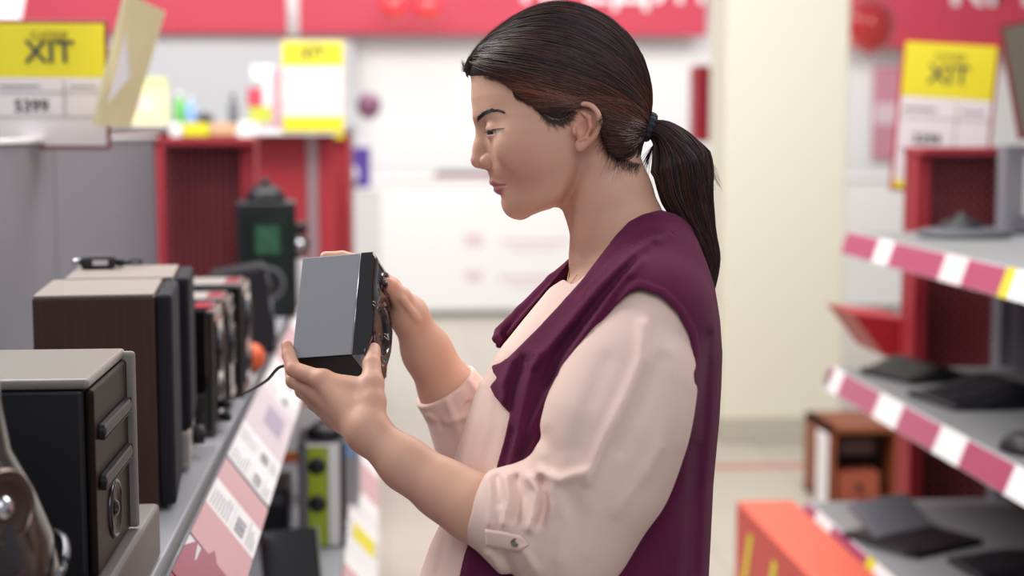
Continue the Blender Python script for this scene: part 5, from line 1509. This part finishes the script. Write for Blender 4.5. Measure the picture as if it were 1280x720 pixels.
for j in range(ny):
    bm.faces.new((rows[0][j], back[0][j], back[0][j + 1], rows[0][j + 1])); bm.faces.new((rows[nz][j], rows[nz][j + 1], back[nz][j + 1], back[nz][j]))
fr_ = hb('front_shell', bm, m_gloss, hs)
Mf = Ml @ Tm(.0, Lw / 2, Lh * .36) @ Matrix.Rotation(-math.pi / 2, 4, 'Y')
R = Lw * .40
bm = new_bm(); lathe(bm, [(R * .84, -.002), (R * .90, .0050), (R * .98, .0068), (R * 1.06, .0050), (R * 1.10, .001)], Mf, 48, cap=False); rg = bobj('woofer_ring', bm, m_gloss, fr_)
bm = new_bm(); lathe(bm, [(R * .86, -.001), (R * .78, .0036), (R * .66, -.001), (R * .32, -.007), (0, -.007)], Mf, 48, cap=False); bobj('woofer_cone', bm, m_black, rg)
bm = new_bm(); lathe(bm, [(R * .34, -.0068), (R * .24, -.001), (0, .002)], Mf, 32, cap=False); bobj('dust_cap', bm, m_gloss, rg)
bm = new_bm(); R2 = Lw * .17; Mt = Ml @ Tm(-.0005, Lw / 2, Lh * .82) @ Matrix.Rotation(-math.pi / 2, 4, 'Y')
lathe(bm, [(R2 * 1.25, .001), (R2 * 1.1, .006), (R2 * .9, .0045), (R2 * .45, .0035), (R2 * .3, .006), (0, .007)], Mt, 32, cap=False); bobj('tweeter', bm, m_gloss, fr_)
def clip(z, y, name='chrome_clip'):
    bm = new_bm()
    tube(bm, catmull([(-.0040, y - .004, z - .0016), (-.0058, y + .001, z - .0022), (-.0062, y + .007, z - .001), (-.0058, y + .0075, z + .001), (-.0056, y + .001, z + .0022), (-.0040, y - .004, z + .0016)], 4), .0006, 6)
    hb(name, bm, m_chrome, fr_)
clip(Lh * .50, .006); clip(Lh * .36, .050); clip(Lh * .10, .050); clip(Lh*.10, .012)
bm = new_bm(); tube(bm, [Vector((.0136, -.0004, .001)), Vector((.0136, -.0004, Lh - .001))], .0005, 6); hb('seam_trim', bm, m_chrome, fr_)
# ---- its cable running back to the shelf
pts = [Ml @ Vector((Ld - .002, Lw * .6, .010)) + wA, camw(K(352, 458, -.04)), Wd(333, 476, 1.75), Wd(310, 490, 2.0), Wd(294, 497, 2.25), Wd(280, 500, 2.42), Wd(272, 503, 2.50)]
bm = new_bm(); tube(bm, catmull(pts, 8), .0017, 8)
tag(bobj('speaker_cable', bm, m_black), 'thin black cable from the held speaker to the small speakers on the shelf', 'cable')
# ---- goods on the lower left shelf
ZL = .6205
t = thing('product_box', 'green, white and black product box on the lower left shelf', 'box', (-.146, 3.42, ZL), .02)
bm = new_bm(); bbox(bm, -.052, .052, -.09, .09, 0, .235, .002); bobj('carton', bm, m_black, t)
bm = new_bm(); bbox(bm, -.030, .014, -.0915, -.0902, .004, .228); bobj('green_front', bm, mat('pack_lime', 'A3B92A', rough=.4), t)
bm = new_bm(); bbox(bm, .015, .040, -.0915, -.0902, .004, .228); bobj('white_strip', bm, m_white, t)
bm = new_bm(); bbox(bm, -.048, -.032, -.0915, -.0902, .004, .228); bobj('grey_strip', bm, m_dark, t)
for z in (.185, .10):
    bm = new_bm(); lathe(bm, [(0, .0008), (.020, .0008), (.020, 0), (0, 0)], Tm(-.010, -.0916, z) @ Matrix.Rotation(math.pi / 2, 4, 'X'), 24); bobj('picture', bm, m_black, t)
bm = new_bm(); bbox(bm, -.035, .040, -.0915, -.09, .2285, .2345); bobj('header', bm, m_white, t)
t = thing('dome_camera', 'black dome gadget on top of the green product box', 'gadget', (-.140, 3.42, ZL + .2355)); t.scale = (.86, .86, .86)
bm = new_bm(); lathe(bm, [(0, 0), (.046, 0), (.048, .010), (.040, .024), (.024, .034), (0, .036)], seg=28); bobj('dome', bm, m_black, t)
bm = new_bm(); lathe(bm, [(.010, .033), (.012, .042), (0, .048)], seg=18); bobj('knob', bm, m_black, t)
t = thing('product_box', 'white box with a light blue picture beside the green product box', 'box', (-.118, 3.78, ZL), -.03)
bm = new_bm(); bbox(bm, -.05, .05, -.06, .06, 0, .22, .002); bobj('carton', bm, mat('pack_grey', 'A9A6AE', rough=.4), t)
bm = new_bm(); bbox(bm, -.030, .044, -.0615, -.0602, .12, .18); bobj('picture', bm, mat('pack_sky', '8DB4E8', rough=.4), t)
t = thing('joystick', 'black stick controller at the far end of the lower left shelf', 'controller', (-.130, 4.15, ZL))
bm = new_bm(); lathe(bm, [(0, 0), (.055, 0), (.060, .012), (.045, .030), (.022, .040), (.016, .09), (.018, .14)], seg=28); bobj('base', bm, m_black, t)
bm = new_bm(); bmesh.ops.create_uvsphere(bm, u_segments=20, v_segments=14, radius=.030)
for v in bm.verts: v.co = Vector((v.co.x, v.co.y, v.co.z * 1.3 + .165))
bobj('grip', bm, m_black, t, smooth=True)
t = thing('black_box', 'low black box on the lower left shelf, left of the green product box', 'box', (-.275, 3.5, ZL))
bm = new_bm(); bbox(bm, -.07, .05, -.09, .09, 0, .115, .004); bobj('carton', bm, m_black, t)
bm = new_bm(); bbox(bm, -.06, .04, -.0915, -.0902, .08, .105); bobj('label', bm, m_dark, t)
t = thing('blister_pack', 'orange, yellow and red package standing on the lower left shelf', 'package', (-.235, 4.25, ZL))
bm = new_bm(); bbox(bm, -.075, .095, -.03, .03, 0, .385, .003); bobj('card', bm, mat('pack_orange', 'E2602C', rough=.4), t)
bm = new_bm(); bbox(bm, -.075, -.01, -.0315, -.0302, .02, .36); bobj('yellow_panel', bm, mat('pack_amber', 'EBA42A', rough=.4), t)
bm = new_bm(); bbox(bm, .03, .09, -.0315, -.0302, .15, .375); bobj('red_panel', bm, mat('pack_red', 'D9362F', rough=.4), t)
bm = new_bm(); bbox(bm, -.06, .05, -.033, -.0317, .03, .16); bobj('white_panel', bm, m_white, t)
t = thing('tablet_display', 'black slanted display with a silver foot, at the bottom edge on the lower left shelf', 'display', (-.180, 2.98, ZL), .25)
bm = new_bm(); bbox(bm, -.07, .05, -.05, .05, 0, .010, .003); bobj('foot', bm, m_silver, t)
bm = new_bm(); bbox(bm, -.07, .045, -.006, .006, 0, .125, .003, M=Tm(0, -.01, .012) @ Matrix.Rotation(-.35, 4, 'X')); bobj('screen', bm, m_gloss, t)
bm = new_bm(); bbox(bm, .0455, .0495, -.006, .006, 0, .125, .001, M=Tm(0, -.01, .012) @ Matrix.Rotation(-.35, 4, 'X')); bobj('bezel', bm, m_silver, t)

# ---- shared families
GROUPS = {'price_board': 'yellow and white price boards above the shelves', 'wooden_speaker': 'pair of wooden bookshelf speakers', 'desktop_speaker': 'small glossy speakers on the left shelf', 'keyboard': 'black keyboards on the right shelves', 'balloon': 'balloons hanging in the shop', 'bottle': 'bottles on the red display stand', 'perforated_panel': 'red perforated panels', 'product_box': 'product boxes on the lower left shelf', 'fascia_sign': 'red fascia signs on the back wall'}
for o in list(COL.objects):
    if o.parent is None and o.get('label') and o.name.split('.')[0] in GROUPS and not o.get('group'): o['group'] = GROUPS[o.name.split('.')[0]]
